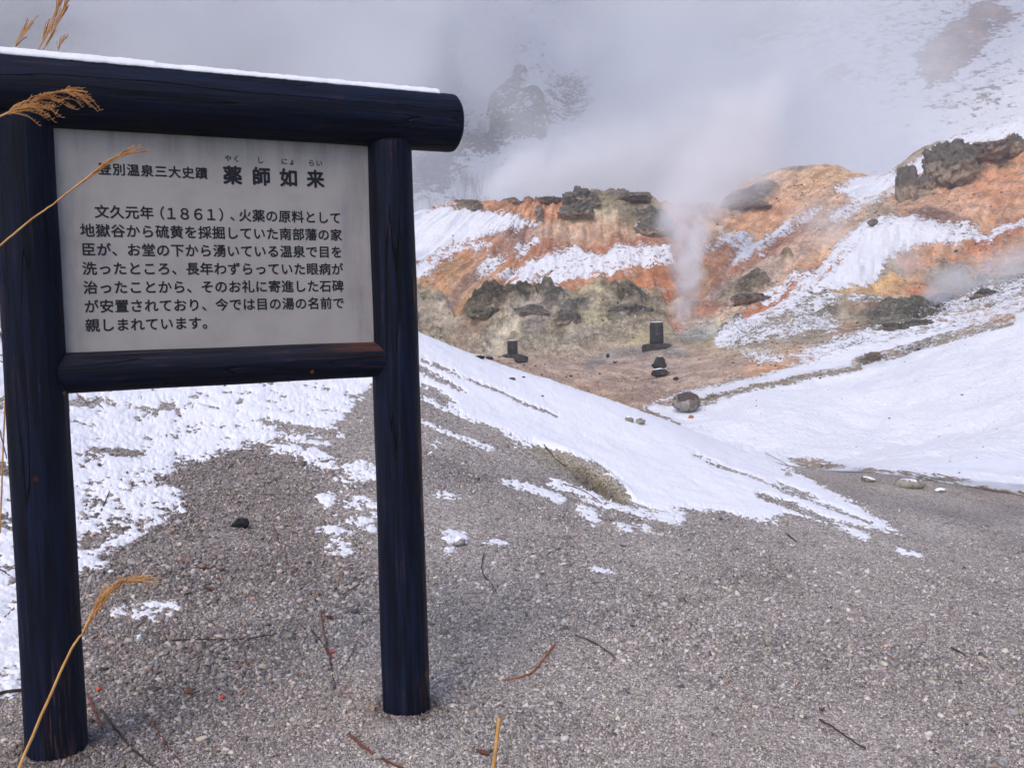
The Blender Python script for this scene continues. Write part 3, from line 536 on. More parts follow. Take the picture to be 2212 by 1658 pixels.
# ------------------------------------------------------------------ gravel stones
def scatter_gravel():
    n = 430000
    # spread evenly over the picture area of the slope: pick pixels, then follow them to the ground
    az = RNG.uniform(azim(-80), azim(2300), n); u = RNG.uniform(1 / 7.6, 1 / 1.75, n); d = 1 / u
    x = np.sin(az) * d; y = np.cos(az) * d
    z = near_z(x, y); X, Y = toimg(np.stack([x, y, z], 1))
    left = sstep(40, -40, X - 780 + 0 * Y) * sstep(900, 1000, Y) * sstep(1560, 1440, Y)
    s = np.exp(RNG.normal(math.log(.0023), .45, n)) * (1 + .4 * left)
    s = np.minimum(s * np.where(RNG.random(n) < .006, 2.6, 1), .013)
    s *= np.clip(d / 3.2, .75, 1.25); patch = fbm(x * 1.3, y * 1.3, octv=3, seed=141); s *= np.exp(.75 * patch)
    cov, _, _ = near_cover(x, y, z); PT = patch
    keep = (cov < 4) | (RNG.random(n) < .004)
    x, y, z, s, X, Y, left, d = [q[keep] for q in (x, y, z, s, X, Y, left, d)]; n = len(x)
    cube = np.array([[-1,-1,-1],[1,-1,-1],[1,1,-1],[-1,1,-1],[-1,-1,1],[1,-1,1],[1,1,1],[-1,1,1]], float)
    P = cube[None] * (1 + RNG.uniform(-.55, .30, (n, 8, 3)))
    P[:, 4:, :2] *= RNG.uniform(.45, .95, (n, 1, 1))
    P *= np.stack([RNG.uniform(.8, 1.5, n), RNG.uniform(.5, 1.1, n), RNG.uniform(.28, .7, n)], 1)[:, None]
    # random rotations
    q = RNG.normal(size=(n, 4)); q[:, 1:3] *= .35; q /= np.linalg.norm(q, axis=1)[:, None]; w, a, b, c = q.T
    R = np.stack([1-2*(b*b+c*c), 2*(a*b-c*w), 2*(a*c+b*w), 2*(a*b+c*w), 1-2*(a*a+c*c), 2*(b*c-a*w), 2*(a*c-b*w), 2*(b*c+a*w), 1-2*(a*a+b*b)], 1).reshape(n, 3, 3)
    P = np.einsum('nij,nkj->nki', R, P) * s[:, None, None] + np.stack([x, y, z + s * .25], 1)[:, None]
    q4 = np.array([[0,3,2,1],[4,5,6,7],[0,1,5,4],[1,2,6,5],[2,3,7,6],[3,0,4,7]])
    Fc = (q4[None] + (np.arange(n) * 8)[:, None, None]).reshape(-1, 4)
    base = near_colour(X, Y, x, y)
    val = np.exp(RNG.normal(0, .46, n)); val = np.clip(val, .25, 1.9)
    pal = np.array([[1, 1, 1], [1.04, 1, .94], [.97, .97, 1.03], [1.05, .95, .93], [1.0, 1.0, .88]])
    tint = pal[RNG.integers(0, 5, n)]
    rusty = RNG.random(n) < .008 + .02 * left; tint[rusty] = [1.15, .72, .55]
    col = np.clip(base * val[:, None] * tint * 1.12, .01, .75)
    o = mesh_obj('gravel', P.reshape(-1, 3), Fc, GR, cattrs={'col': np.repeat(col, 8, 0)})
    tag(o, 'loose grey angular gravel covering the slope around the sign', 'gravel', kind='stuff')
g = N('gravel_stone'); GR = g.surf(g.bsdf(g.mix(g.noise(g.obj(), 260, 3, .6), g.mix(1, g.attr('col', 'Color'), (.75, .75, .75, 1), 'MULTIPLY'), g.mix(1, g.attr('col', 'Color'), (1.2, 1.2, 1.2, 1), 'MULTIPLY')), .85, None, .2))
scatter_gravel()

# ------------------------------------------------------------------ snow bank, valley, hills, mountain
def paint(X, Y, x, y, z, base, wamp=10, sc=.35):
    col = np.tile(lin(base), (len(X), 1)); rock = np.zeros(len(X))
    wx = X + wamp * fbm(x * sc, y * sc, z * sc, 4, 81) + wamp * .35 * fbm(x * sc * 5, y * sc * 5, z * sc * 5, 3, 83)
    wy = Y + wamp * fbm(x * sc, y * sc, z * sc, 4, 82) + wamp * .35 * fbm(x * sc * 5, y * sc * 5, z * sc * 5, 3, 84)
    for sh, c, soft, op, ro in PAINT:
        i = near_idx(wx, wy, sh, soft)
        a = sstep(-soft, soft, sd(wx[i], wy[i], sh)) * op
        col[i] = col[i] * (1 - a[:, None]) + lin(c)[None] * a[:, None]; rock[i] = rock[i] * (1 - a) + ro * a
    return col, rock
def relief(x, y, z, X, a_, d_, rock, sn):
    """crags, gullies and runnels on top of the smooth ground, growing with distance"""
    rough = np.interp(d_, [9.6, 14, 22, 30, 36, 40], [.02, .10, .15, .45, .65, .8])
    r = 1 - 2 * np.abs(fbm(x * 1.1 / .8, y * 1.1 / .8, z * 1.3 / .8, 5, 95, .62))
    kx = np.interp(X, [1100, 1200, 1450, 1520], [1.0, .2, .2, 1.2]); fl = (a_ - .007 * kx * (d_ - 40)) * 150 * (d_ / 50)
    fold = 1 - 2 * np.abs(vnoise(fl * .30, d_ * .16, seed=131)); fold2 = 1 - 2 * np.abs(vnoise(fl * .8, d_ * .4, seed=132))
    return rock * rough * 1.15 * (r - .25) * (1 - .6 * sstep(49, 53, d_)) + rough * np.clip(rock * 1.6, .3, 1) * (.34 * fold + .12 * fold2) * sstep(31, 35, d_) * (1 - .85 * sstep(49, 53, d_)) + .05 * rough * np.clip(sn / 8, 0, 1) + rough * .45 * (1 - .5 * rock) * 1.3 * fbm(fl * .45, d_ * .12, octv=4, seed=97) * sstep(36, 42, d_)
def land_z(x, y):
    x = np.atleast_1d(np.asarray(x, float)); y = np.atleast_1d(np.asarray(y, float)); z = ground_z(x, y); X, Y = toimg(np.stack([x, y, z], 1))
    col, rock = paint(X, Y, x, y, z, (150, 134, 116), 11, .5)
    wx = X + 11 * fbm(x * .75, y * .75, z * .5, 4, 91); wy = Y + 7.7 * fbm(x * .75, y * .75, z * .5, 4, 92)
    sn = cover(wx, wy, SNOW_BANK + SNOW_FAR, BARE_BANK)
    return z + relief(x, y, z, X, np.arctan2(x, y), np.hypot(x, y), rock, sn), col, sn
def drop(x, y):
    """like drop0, but on the ground with all its relief"""
    p, d = drop0(x, y)
    if d < 9.6: p[2] = near_z(p[:1], p[1:2])[0]; return p, d
    r = ray(x, y); r = r / math.hypot(r[0], r[1]); ds = np.linspace(max(d - 4, 9.6), d + 4, 160)
    P = CAM[None] + r[None] * ds[:, None]; g = land_z(P[:, 0], P[:, 1])[0]; k = np.argmax(P[:, 2] < g)
    return np.array([P[k, 0], P[k, 1], g[k]]), ds[k]
def land(name, az, rows, mat, base, shapes, bare, wamp, sc, rough, floor=-20.0):
    x, y, a_, d_, F4 = polar2(az, rows)
    z = ground_z(x, y); X, Y = toimg(np.stack([x, y, z], 1))
    col, rock = paint(X, Y, x, y, z, base, wamp, sc)
    wx = X + wamp * fbm(x * sc * 1.5, y * sc * 1.5, z * sc, 4, 91); wy = Y + wamp * .7 * fbm(x * sc * 1.5, y * sc * 1.5, z * sc, 4, 92)
    sn = cover(wx, wy, shapes, bare, floor)
    z = z + relief(x, y, z, X, a_, d_, rock, sn)
    kx = np.interp(X, [1100, 1200, 1450, 1520], [1.0, .2, .2, 1.2]); fl = (a_ - .007 * kx * (d_ - 40)) * 150 * (d_ / 50)
    streak = fbm(fl, d_ * .22, octv=4, seed=98, gain=.6) * sstep(30, 40, d_) + fbm(x * .5, y * .5, octv=3, seed=99) * .5
    gr = col.mean(1, keepdims=True); col = (col * .80 + gr * .20) * np.array([[.98, 1.01, .95]])
    sn = np.where(rock > .45, sn - 10 * rock, sn) if name != 'mountain' else sn
    o = mesh_obj(name, np.stack([x, y, z], 1), F4, mat, smooth=True, attrs={'snow': sn, 'rock': rock, 'streak': streak}, cattrs={'col': np.clip(col * 1.38, 0, .8)})
    o['kind'] = 'structure'; return o
AZm = az_rows(900, -1.0, .95)
land('snow_bank', AZm, 1 / np.linspace(1 / 9.6, 1 / 22.0, 380), hill_mat('bank_snow', 9, 9, .5), (150, 134, 116), SNOW_BANK + SNOW_FAR, BARE_BANK, 11, .5, .12)
land('valley', AZm, 1 / np.linspace(1 / 22.0, 1 / 36.0, 260), hill_mat('valley_soil', 6.0, 6, .6), (150, 134, 116), SNOW_BANK + SNOW_FAR, BARE_BANK, 11, .5, .35)
land('hills', AZm, np.concatenate([np.linspace(36.0, 64.0, 460), np.linspace(64, 86, 110)[1:]]), hill_mat('hill_soil', 3.6, 3.6, .6, dirt_bump=.12), (150, 134, 116), SNOW_BANK + SNOW_FAR, BARE_BANK, 11, .5, .8)

# the far mountain: snow with bare rock and dark woods
def mountain():
    rows = np.linspace(86, 259, 420); az = az_rows(520, -1.0, .95)
    x, y, a_, d_, F4 = polar2(az, rows)
    z = ground_z(x, y); X, Y = toimg(np.stack([x, y, z], 1))
    wx = X + 20 * fbm(x * .16, y * .16, z * .16, 5, 101, .65); wy = Y + 20 * fbm(x * .16, y * .16, z * .16, 5, 102, .65)
    wood = np.maximum.reduce([sstep(-40, 60, sd_poly(wx, wy, [(-900, -900), (700, -900), (1000, 120), (1020, 330), (960, 420), (-900, 600)])), sstep(-20, 30, sd_ell(wx, wy, 1230, 215, 60, 60)) * .5, sstep(-14, 14, sd_ell(wx, wy, 1040, 310, 60, 24)) * .8, sstep(-40, 40, sd_ell(wx, wy, 1600, 30, 130, 70, 0)) * .7])
    crag = np.maximum.reduce([sstep(-6, 6, sd_poly(wx, wy, [(1048, 262), (1064, 215), (1100, 190), (1150, 200), (1190, 250), (1182, 296), (1120, 304), (1064, 292)])), sstep(-6, 6, sd_ell(wx, wy, 1120, 175, 16, 22)) * .8])
    tanp = np.maximum.reduce([sstep(-12, 12, sd_ell(wx, wy, 2060, 110, 90, 46, -35)), sstep(-10, 10, sd_ell(wx, wy, 1805, 165, 28, 12, -20)), sstep(-12, 12, sd_ell(wx, wy, 2140, 30, 60, 20, 10))])
    col = np.tile(lin((120, 112, 110)), (len(X), 1))
    for a, c in ((wood, (66, 60, 64)), (crag, (44, 40, 44)), (tanp, (178, 150, 136))): col = col * (1 - a[:, None]) + lin(c)[None] * a[:, None]
    sn = 6.5 - 15 * wood - 11 * crag * (1 + 1.5 * fbm(x * .25, y * .25, z * .5, 4, 108)) - 11 * tanp * (1 + fbm(x * .2, y * .2, z * .2, 4, 109)) - 3.5 * sstep(-30, 60, sd_ell(wx, wy, 1950, 110, 330, 150, 20)) - 3 * fbm(x * .1, y * .1, z * .1, 3, 103)
    r = 1 - 2 * np.abs(fbm(x * .12, y * .12, z * .10, 5, 105, .6))
    k = crag * 1.0 + .35 * tanp + .1
    V = np.stack([x, y, z + k * 2.6 * (r - .2)], 1)
    mesh_obj('mountain', V, F4, hill_mat('mountain_rock', 1.2, .75, .42, dirt_bump=.5), smooth=True, attrs={'snow': sn, 'rock': np.clip(crag + wood * .5, 0, 1), 'streak': fbm(x * .3, y * .3, z * .3, 3, 107)}, cattrs={'col': col})['kind'] = 'structure'
mountain()

# ------------------------------------------------------------------ the sign
UU = M @ RB[:, 0]; VV = M @ RB[:, 1]; NN = M @ RB[:, 2]; O0 = CAM + S * (M @ TB)
def bp(u, v, n=0.0): return O0 + S * (u * UU + v * VV + n * NN)      # board coordinates (lettering columns) -> world
sign = empty('information_sign', bp(9.5, 40.5)); tag(sign, 'dark log framed notice board with white panel of black Japanese writing, snow along its top', 'sign')
ROOT = Vector(bp(9.5, 40.5))
BM = Matrix(((UU[0], NN[0], -VV[0]), (UU[1], NN[1], -VV[1]), (UU[2], NN[2], -VV[2])))   # local x = along the board, y = away from the viewer, z = up
sign.rotation_euler = BM.to_euler()
def loc(u, v, n=0.0): return ((u - 9.5) * S, n * S, (40.5 - v) * S)
def wood_mat(name, axis, lighter=0.0):
    g = N(name); o = g.obj()
    sc = {'x': (1.2, 22, 22), 'z': (22, 22, 1.2)}[axis]
    mp = g.map(o, sc); grain = g.noise(mp, 3.0, 8, .65, .3); coarse = g.noise(g.map(o, tuple(q * .25 for q in sc)), 2.0, 4, .6)
    patch = g.noise(o, 6, 5, .6)
    c = g.mix(g.ramp(grain, .35, .7), (.0012, .0022, .0065, 1), (.0050, .0105, .034, 1))
    c = g.mix(g.math('MULTIPLY', g.ramp(coarse, .5, .75), .5), c, (.006, .007, .011, 1))
    wear = g.math('MULTIPLY', g.ramp(grain, .54, .68), g.ramp(patch, .50 - lighter, .66 - lighter))
    c = g.mix(g.math('MULTIPLY', wear, .75), c, (.075, .030, .014, 1))
    # cracks running with the grain
    ck = g.noise(g.map(o, tuple(q * .55 for q in sc)), 1.6, 2, .4, .1); ckl = g.math('ABSOLUTE', g.math('SUBTRACT', ck, .5))
    line = g.ramp(ckl, .0, .010, 1, 0)
    c = g.mix(g.math('MULTIPLY', line, .8), c, (.001, .001, .001, 1))
    h = g.math('SUBTRACT', grain, g.math('MULTIPLY', line, .9))
    nb = g.bump(h, 1.0, .005)
    return g, c, nb, g.ramp(grain, .2, .8, .48, .7)
def wood_finish(t, extra=None):
    g, c, nb, r = t
    if extra: c = extra(g, c)
    return g.surf(g.bsdf(c, r, nb, .14))
def knots(pts, colour=(.32, .10, .035, 1)):
    def f(g, c):
        o = g.obj(); w = g.noise(o, 120, 3, .6, 0, 1)
        for (u, v, n, r) in pts:
            p = loc(u, v, n)
            q = g.vmath('ADD', o, g.vmath('MULTIPLY', g.vmath('SUBTRACT', w, (.5, .5, .5)), (.012, .012, .012)))
            d = g.vmath('DISTANCE', q, p); c = g.mix(g.math('MULTIPLY', g.ramp(d, r * .5, r, 1, 0), .85), c, colour)
        return c
    return f
def streaks(u, v0, v1, w, n=-2.0, colour=(.10, .045, .02, 1), amt=.7):
    """a worn flank: paint rubbed off in vertical streaks"""
    def f(g, c):
        o = g.obj(); sp = g.n('SeparateXYZ'); g.t.links.new(o, sp.inputs[0])
        nz = g.noise(g.map(o, (60, 60, 3)), 2.2, 5, .65)
        wob = g.math('MULTIPLY', g.math('SUBTRACT', g.noise(o, 5, 3, .6), .5), .03)
        band = g.ramp(g.math('ABSOLUTE', g.math('SUBTRACT', g.math('ADD', sp.outputs[0], wob), loc(u, 0)[0])), w * S * .4, w * S, 1, 0)
        zz = g.math('MULTIPLY', g.ramp(sp.outputs[2], loc(0, v1)[2], loc(0, v1)[2] + .1), g.ramp(sp.outputs[2], loc(0, v0)[2] - .1, loc(0, v0)[2], 1, 0))
        k = g.math('MULTIPLY', g.math('MULTIPLY', band, zz), g.ramp(nz, .5, .62))
        return g.mix(g.math('MULTIPLY', k, amt), c, colour)
    return f
def worn_end(g, c):
    """the upper side of the lower rail, bleached and worn to brown wood, most of all at its right end"""
    o = g.obj(); sp = g.n('SeparateXYZ'); g.t.links.new(o, sp.inputs[0])
    nz = g.noise(g.map(o, (2.5, 40, 40)), 2.4, 6, .7)
    topz = g.ramp(sp.outputs[2], loc(0, 11.3)[2], loc(0, 9.9)[2]); rt = g.ramp(sp.outputs[0], loc(13, 0)[0], loc(20.5, 0)[0])
    k = g.math('MULTIPLY', g.math('MULTIPLY', topz, g.math('ADD', .35, g.math('MULTIPLY', rt, .65))), g.ramp(nz, .36, .62))
    return g.mix(k, c, g.mix(rt, (.040, .036, .034, 1), (.085, .034, .020, 1)))
def chain(*fs):
    def f(g, c):
        for q in fs: c = q(g, c)
        return c
    return f

def log(name, p0, p1, r0, r1, mat, seed, bev=.012, segs=64, rings=60, cut0=None):
    """a round timber between two local points, slightly out of true, with eased ends"""
    p0, p1 = Vector(p0), Vector(p1); ax = (p1 - p0); L = ax.length; ax.normalize()
    s1 = ax.orthogonal().normalized(); s2 = ax.cross(s1)
    ts = [0, bev / L * .15, bev / L * .5, bev / L] + list(np.linspace(bev / L, 1 - bev / L, rings)[1:-1]) + [1 - bev / L, 1 - bev / L * .5, 1 - bev / L * .15, 1]
    es = [bev, bev * .55, bev * .15, 0] + [0] * (rings - 2) + [0, bev * .15, bev * .55, bev]
    th = np.linspace(0, 2 * np.pi, segs, endpoint=False)
    V = []
    for t, e in zip(ts, es):
        r = r0 + (r1 - r0) * t - e
        w = .0022 * vnoise(np.cos(th) * 1.3 + seed, np.sin(th) * 1.3, np.full(segs, t * L * 3.0 + .37)) + .0008 * vnoise(np.cos(th) * 6 + seed, np.sin(th) * 6, np.full(segs, t * L * 4 + .37), seed=4)
        for k in range(segs):
            V.append(p0 + ax * (L * t) + (s1 * math.cos(th[k]) + s2 * math.sin(th[k])) * (r + w[k]))
    Fs = []
    for i in range(len(ts) - 1):
        for k in range(segs):
            a = i * segs + k; b = i * segs + (k + 1) % segs; Fs.append([a, b, b + segs, a + segs])
    Fs.append(list(range(segs))[::-1]); Fs.append([(len(ts) - 1) * segs + k for k in range(segs)])
    o = mesh_obj(name, [tuple(v) for v in V], Fs, mat, parent=sign, smooth=True)
    for p in o.data.polygons[-2:]: p.use_smooth = False
    return o
# posts (sunk into the gravel), beams
wl = wood_finish(wood_mat('post_wood_left', 'z'), chain(knots([(-2.05, 12.7, -1.1, .008)]), knots([(-4.2, 18.4, -2, .009)], (.05, .018, .01, 1)), streaks(-3.4, 30, 44, .9, amt=.45), streaks(-4.3, 31, 40, .5, amt=.35), streaks(-2.9, 36, 42, 1.3, amt=.4)))
wr = wood_finish(wood_mat('post_wood_right', 'z'), chain(streaks(24.25, 3, 42, .42, colour=(.20, .085, .035, 1), amt=.9), streaks(23.6, 36, 42, .5, amt=.5), knots([(24.1, 37.5, -1.6, .012)], (.14, .06, .02, 1))))
log('post', loc(-3.78, 47), loc(-3.78, -6.5), 2.06 * S, 1.97 * S, wl, 1)
log('post', loc(22.71, 49), loc(22.71, -6.3), 1.99 * S, 1.88 * S, wr, 5)
log('top_beam', loc(-12.5, -8.02), loc(28.6, -8.10), 2.36 * S, 2.34 * S, wood_finish(wood_mat('beam_wood', 'x')), 9, bev=.016, rings=80)
log('lower_beam', loc(-3.5, 11.33), loc(23.3, 11.27), 1.46 * S, 1.44 * S, wood_finish(wood_mat('rail_wood', 'x', .07), chain(knots([(15.4, 12.0, -1.3, .007)]), worn_end)), 13)
# panel
g = N('panel_paint'); o_ = g.obj()
n1 = g.noise(o_, 7, 6, .65); n2 = g.noise(g.map(o_, (9, 9, 1.2)), 3, 6, .7); n3 = g.noise(o_, 60, 4, .7); n4 = g.noise(g.map(o_, (1, 1, 14)), 4, 4, .6)
sp = g.n('SeparateXYZ'); g.t.links.new(o_, sp.inputs[0])
ztop = g.ramp(sp.outputs[2], loc(0, -2.0)[2], loc(0, -5.7)[2]); xr = g.ramp(sp.outputs[0], loc(17.5, 0)[0], loc(20.4, 0)[0]); xl = g.ramp(sp.outputs[0], loc(1.5, 0)[0], loc(-1.8, 0)[0])
edge = g.math('MAXIMUM', g.math('MAXIMUM', ztop, g.math('MULTIPLY', xr, .8)), g.math('MULTIPLY', xl, .9))
dirt = g.math('ADD', g.math('MULTIPLY', g.ramp(n1, .40, .75), .32), g.math('MULTIPLY', g.math('MULTIPLY', edge, g.ramp(n2, .35, .7)), .5), clamp=True)
c = g.mix(dirt, (.36, .34, .325, 1), (.18, .17, .17, 1))
c = g.mix(g.math('MULTIPLY', g.ramp(n3, .55, .8), .16), c, (.22, .21, .22, 1))
c = g.mix(g.math('MULTIPLY', g.ramp(n4, .6, .75), .10), c, (.3, .3, .32, 1))
for (u0, v0, u1, v1, w_) in ((1.0, 3.2, 1.2, 6.5, .8), (.6, 3.0, .8, 4.6, .5), (18.6, -4.0, 19.0, 4, .5)):      # grey runs down the paint
    px = loc((u0 + u1) / 2, 0)[0]
    b = g.math('MULTIPLY', g.ramp(g.math('ABSOLUTE', g.math('SUBTRACT', sp.outputs[0], px)), .0, w_ * S, 1, 0), g.math('MULTIPLY', g.ramp(sp.outputs[2], loc(0, v1)[2] - .03, loc(0, v1)[2] + .05), g.ramp(sp.outputs[2], loc(0, v0)[2], loc(0, v0)[2] + .04, 1, 0)))
    c = g.mix(g.math('MULTIPLY', g.math('MULTIPLY', b, g.ramp(n2, .3, .7)), .6), c, (.22, .20, .25, 1))
pm = g.surf(g.bsdf(c, .6, g.bump(n3, .12, .001), .3))
def box_local(name, lo, hi, mat, parent, bev=0.0):
    import bmesh
    bm = bmesh.new(); bmesh.ops.create_cube(bm, size=1)
    for v in bm.verts: v.co = Vector([(lo[i] + hi[i]) / 2 + v.co[i] * (hi[i] - lo[i]) for i in range(3)])
    if bev: bmesh.ops.bevel(bm, geom=bm.edges[:], offset=bev, segments=2, affect='EDGES', profile=.6)
    me = bpy.data.meshes.new(name); bm.to_mesh(me); bm.free(); me.materials.append(mat)
    o = bpy.data.objects.new(name, me); C.objects.link(o); o.parent = parent; return o
a = loc(-3.0, 10.4); b = loc(22.2, -6.6)
panel = box_local('panel', (a[0], -.008, a[2]), (b[0], .006, b[2]), pm, sign)
# lettering: each character from the built-in font, emboldened, laid on the panel
ink = N('black_ink'); o_ = ink.obj(); inkm = ink.surf(ink.bsdf(ink.mix(ink.ramp(ink.noise(o_, 90, 4, .7), .5, .8), (.010, .010, .016, 1), (.035, .034, .042, 1)), .55, None, .3))
GL = {}
def glyph(ch, off):
    if (ch, off) not in GL:
        cu = bpy.data.curves.new('g', 'FONT'); cu.body = ch; cu.size = 1; cu.offset = off; cu.resolution_u = 4; cu.fill_mode = 'BOTH'
        ob = bpy.data.objects.new('g', cu); C.objects.link(ob); bpy.context.view_layer.update()
        me = bpy.data.meshes.new_from_object(ob.evaluated_get(bpy.context.evaluated_depsgraph_get()))
        v = np.array([q.co[:] for q in me.vertices]).reshape(-1, 3); f = [list(p.vertices) for p in me.polygons]
        bpy.data.objects.remove(ob); bpy.data.curves.remove(cu); bpy.data.meshes.remove(me); GL[(ch, off)] = (v, f)
    return GL[(ch, off)]
LV = []; LF = []; nv = 0
KAK = (.50, .36)
def put(ch, u, v, size, off, sx=1.0):
    """centre of the character cell at u, v; size in columns"""
    global nv
    gv, gf = glyph(ch, off)
    # full-width cell of the CJK font: 1 em wide, centred about .38 em above the baseline
    for p in gv: LV.append(((u - 9.5 + (p[0] * EM - .5) * size * sx) * S, 0.0, (40.5 - v + (p[1] * EM - .37) * size) * S))
    for f in gf: LF.append([q + nv for q in f])
    nv += len(gv)
EM = 1.0
_v, _f = glyph('一', 0.0)
_w, _ = glyph('国', 0.0); EM = .86 / (_w[:, 0].max() - _w[:, 0].min()); print('em', EM, _w.min(0), _w.max(0))
KAK = ((_w[:, 0].max() + _w[:, 0].min()) / 2 * EM, (_w[:, 1].max() + _w[:, 1].min()) / 2 * EM)
def put(ch, u, v, size, off, sx=1.0):
    global nv
    gv, gf = glyph(ch, 0.0)
    # the stroke is thickened by a few hair-thin layers set slightly apart
    for k, (ax_, ay_) in enumerate([(0, 0), (1, 0), (-1, 0), (0, 1), (0, -1), (.7, .7), (-.7, .7), (.7, -.7), (-.7, -.7)]):
        for p in gv: LV.append(((u - 9.5 + (p[0] * EM - KAK[0]) * size * sx + ax_ * off) * S, -k * .00004, (40.5 - v + (p[1] * EM - KAK[1]) * size + ay_ * off) * S))
        for f in gf: LF.append([q + nv for q in f])
        nv += len(gv)
RP = 1.3388
LINES = ["　文久元年（１８６１）、火薬の原料として", "地獄谷から硫黄を採掘していた南部藩の家", "臣が、お堂の下から湧いている温泉で目を", "洗ったところ、長年わずらっていた眼病が", "治ったことから、そのお礼に寄進した石碑", "が安置されており、今では目の湯の名前で", "親しまれています。"]
row1 = {'（': 5.0, '１': 5.95, '８': 6.9, '６': 7.95, ')': 9.9}
for r, line in enumerate(LINES):
    if r == 0:
        us = [1, 2, 3, 4, 4.75, 5.68, 6.62, 7.58, 8.5, 9.55, 10.35, 11, 12, 13, 14, 15, 16, 17, 18]
        for ch, u in zip(line[1:], us): put(ch, u, 0, .94 if ch not in '１８６' else 1.02, .020)
        continue
    for c_, ch in enumerate(line): put(ch, c_, r * RP, .94, .020)
for i, ch in enumerate("登別温泉三大史蹟"): put(ch, 1.33 + i * .9443, -3.01, .86, .022)
for ch, u in zip("薬師如来", (10.19, 12.33, 14.42, 16.51)): put(ch, u, -2.96, 1.36, .052)
for ch, u in zip("やくしにょらい", (9.92, 10.53, 12.31, 14.13, 14.72, 16.24, 16.85)): put(ch, u, -4.2, .52, .010)
lt = mesh_obj('lettering', LV, LF, inkm, parent=panel)
lt.location = (0, -.0087, 0)

# snow along the top beam: a soft ragged ridge
def snow_cap():
    nu, nk = 420, 15
    us = np.linspace(-12.4, 27.2, nu); V = []
    for i, u in enumerate(us):
        end = min(1, (27.2 - u) / .35) if u > 27 else 1; end = math.sqrt(max(end, 0.02))
        n_ = vnoise(np.array([u * .9]), np.array([.3]))[0]; n2 = vnoise(np.array([u * 5.]), np.array([.7]))[0]
        half = (1.02 + .10 * n_) * end; hgt = (.30 + .06 * n_ + .05 * n2 + (.10 if u < 5 else 0)) * end
        for k in range(nk):
            t = -1 + 2 * k / (nk - 1); y_ = t * half; R = 2.36
            yb = math.sqrt(max(R * R - y_ * y_, 0)) - .02
            V.append(loc(u, -8.05 - yb - hgt * (1 - abs(t) ** 2.6), y_ + .05 * n2))
    V = np.array(V); V[:, 2] += .0012 * fbm(V[:, 0] * 90, V[:, 1] * 90, V[:, 2] * 90, 2, 3)
    i = np.arange((nu - 1) * nk).reshape(nu - 1, nk)[:, :-1].ravel()
    o = mesh_obj('snow_cap', V, np.stack([i, i + 1, i + nk + 1, i + nk], 1), MAT_SNOW, smooth=True)
    o.matrix_world = Matrix.LocRotScale(ROOT, BM.to_quaternion(), None)
    o.location = ROOT; o.rotation_euler = BM.to_euler()
    sol = o.modifiers.new('thick', 'SOLIDIFY'); sol.thickness = .004; sol.offset = -1
    tag(o, 'thin strip of fresh snow lying along the top beam of the sign', 'snow', kind='thing')
sign.location = ROOT
snow_cap()

# ------------------------------------------------------------------ rocks
def rock_mat(name, c0, c1, c2=None, scale=6, snowy=0.0, bumpd=.02, soil=None, top_=.52):
    g = N(name); o = g.obj(); a = g.noise(o, scale, 8, .7, .4); b = g.noise(o, scale * 3, 5, .65)
    c = g.mix(g.ramp(a, .35, .62), c0 + (1,), c1 + (1,))
    if c2: c = g.mix(g.math('MULTIPLY', g.ramp(b, .56, .66), .7), c, c2 + (1,))
    c = g.mix(g.math('MULTIPLY', g.ramp(b, .2, .45, 1, 0), .6), c, tuple(q * .45 for q in c0) + (1,))
    if soil:
        tc = g.n('TexCoord'); sz = g.n('SeparateXYZ'); g.t.links.new(tc.outputs['Generated'], sz.inputs[0])
        k = g.ramp(g.math('ADD', sz.outputs[2], g.math('MULTIPLY', g.math('SUBTRACT', a, .5), 1.1)), top_ - .12, top_ + .1, 1, 0)
        c = g.mix(k, c, g.mix(g.ramp(b, .35, .6), tuple(q * .7 for q in soil) + (1,), soil + (1,)))
    if snowy:
        gn = g.n('NewGeometry'); s2 = g.n('SeparateXYZ'); g.t.links.new(gn.outputs['Normal'], s2.inputs[0])
        k = g.ramp(g.math('ADD', s2.outputs[2], g.math('MULTIPLY', g.math('SUBTRACT', a, .5), 1.4)), 1.02 - snowy, 1.10 - snowy)
        c = g.mix(k, c, (.84, .86, .92, 1))
    return g.surf(g.bsdf(c, .85, g.bump(g.math('ADD', a, g.math('MULTIPLY', b, .4)), .9, bumpd), .2))
def ico(sub):
    import bmesh
    bm = bmesh.new(); bmesh.ops.create_icosphere(bm, subdivisions=sub, radius=1)
    v = np.array([q.co[:] for q in bm.verts]); f = np.array([[q.index for q in p.verts] for p in bm.faces]); bm.free(); return v, f
ICO = {k: ico(k) for k in (2, 3, 4, 5)}
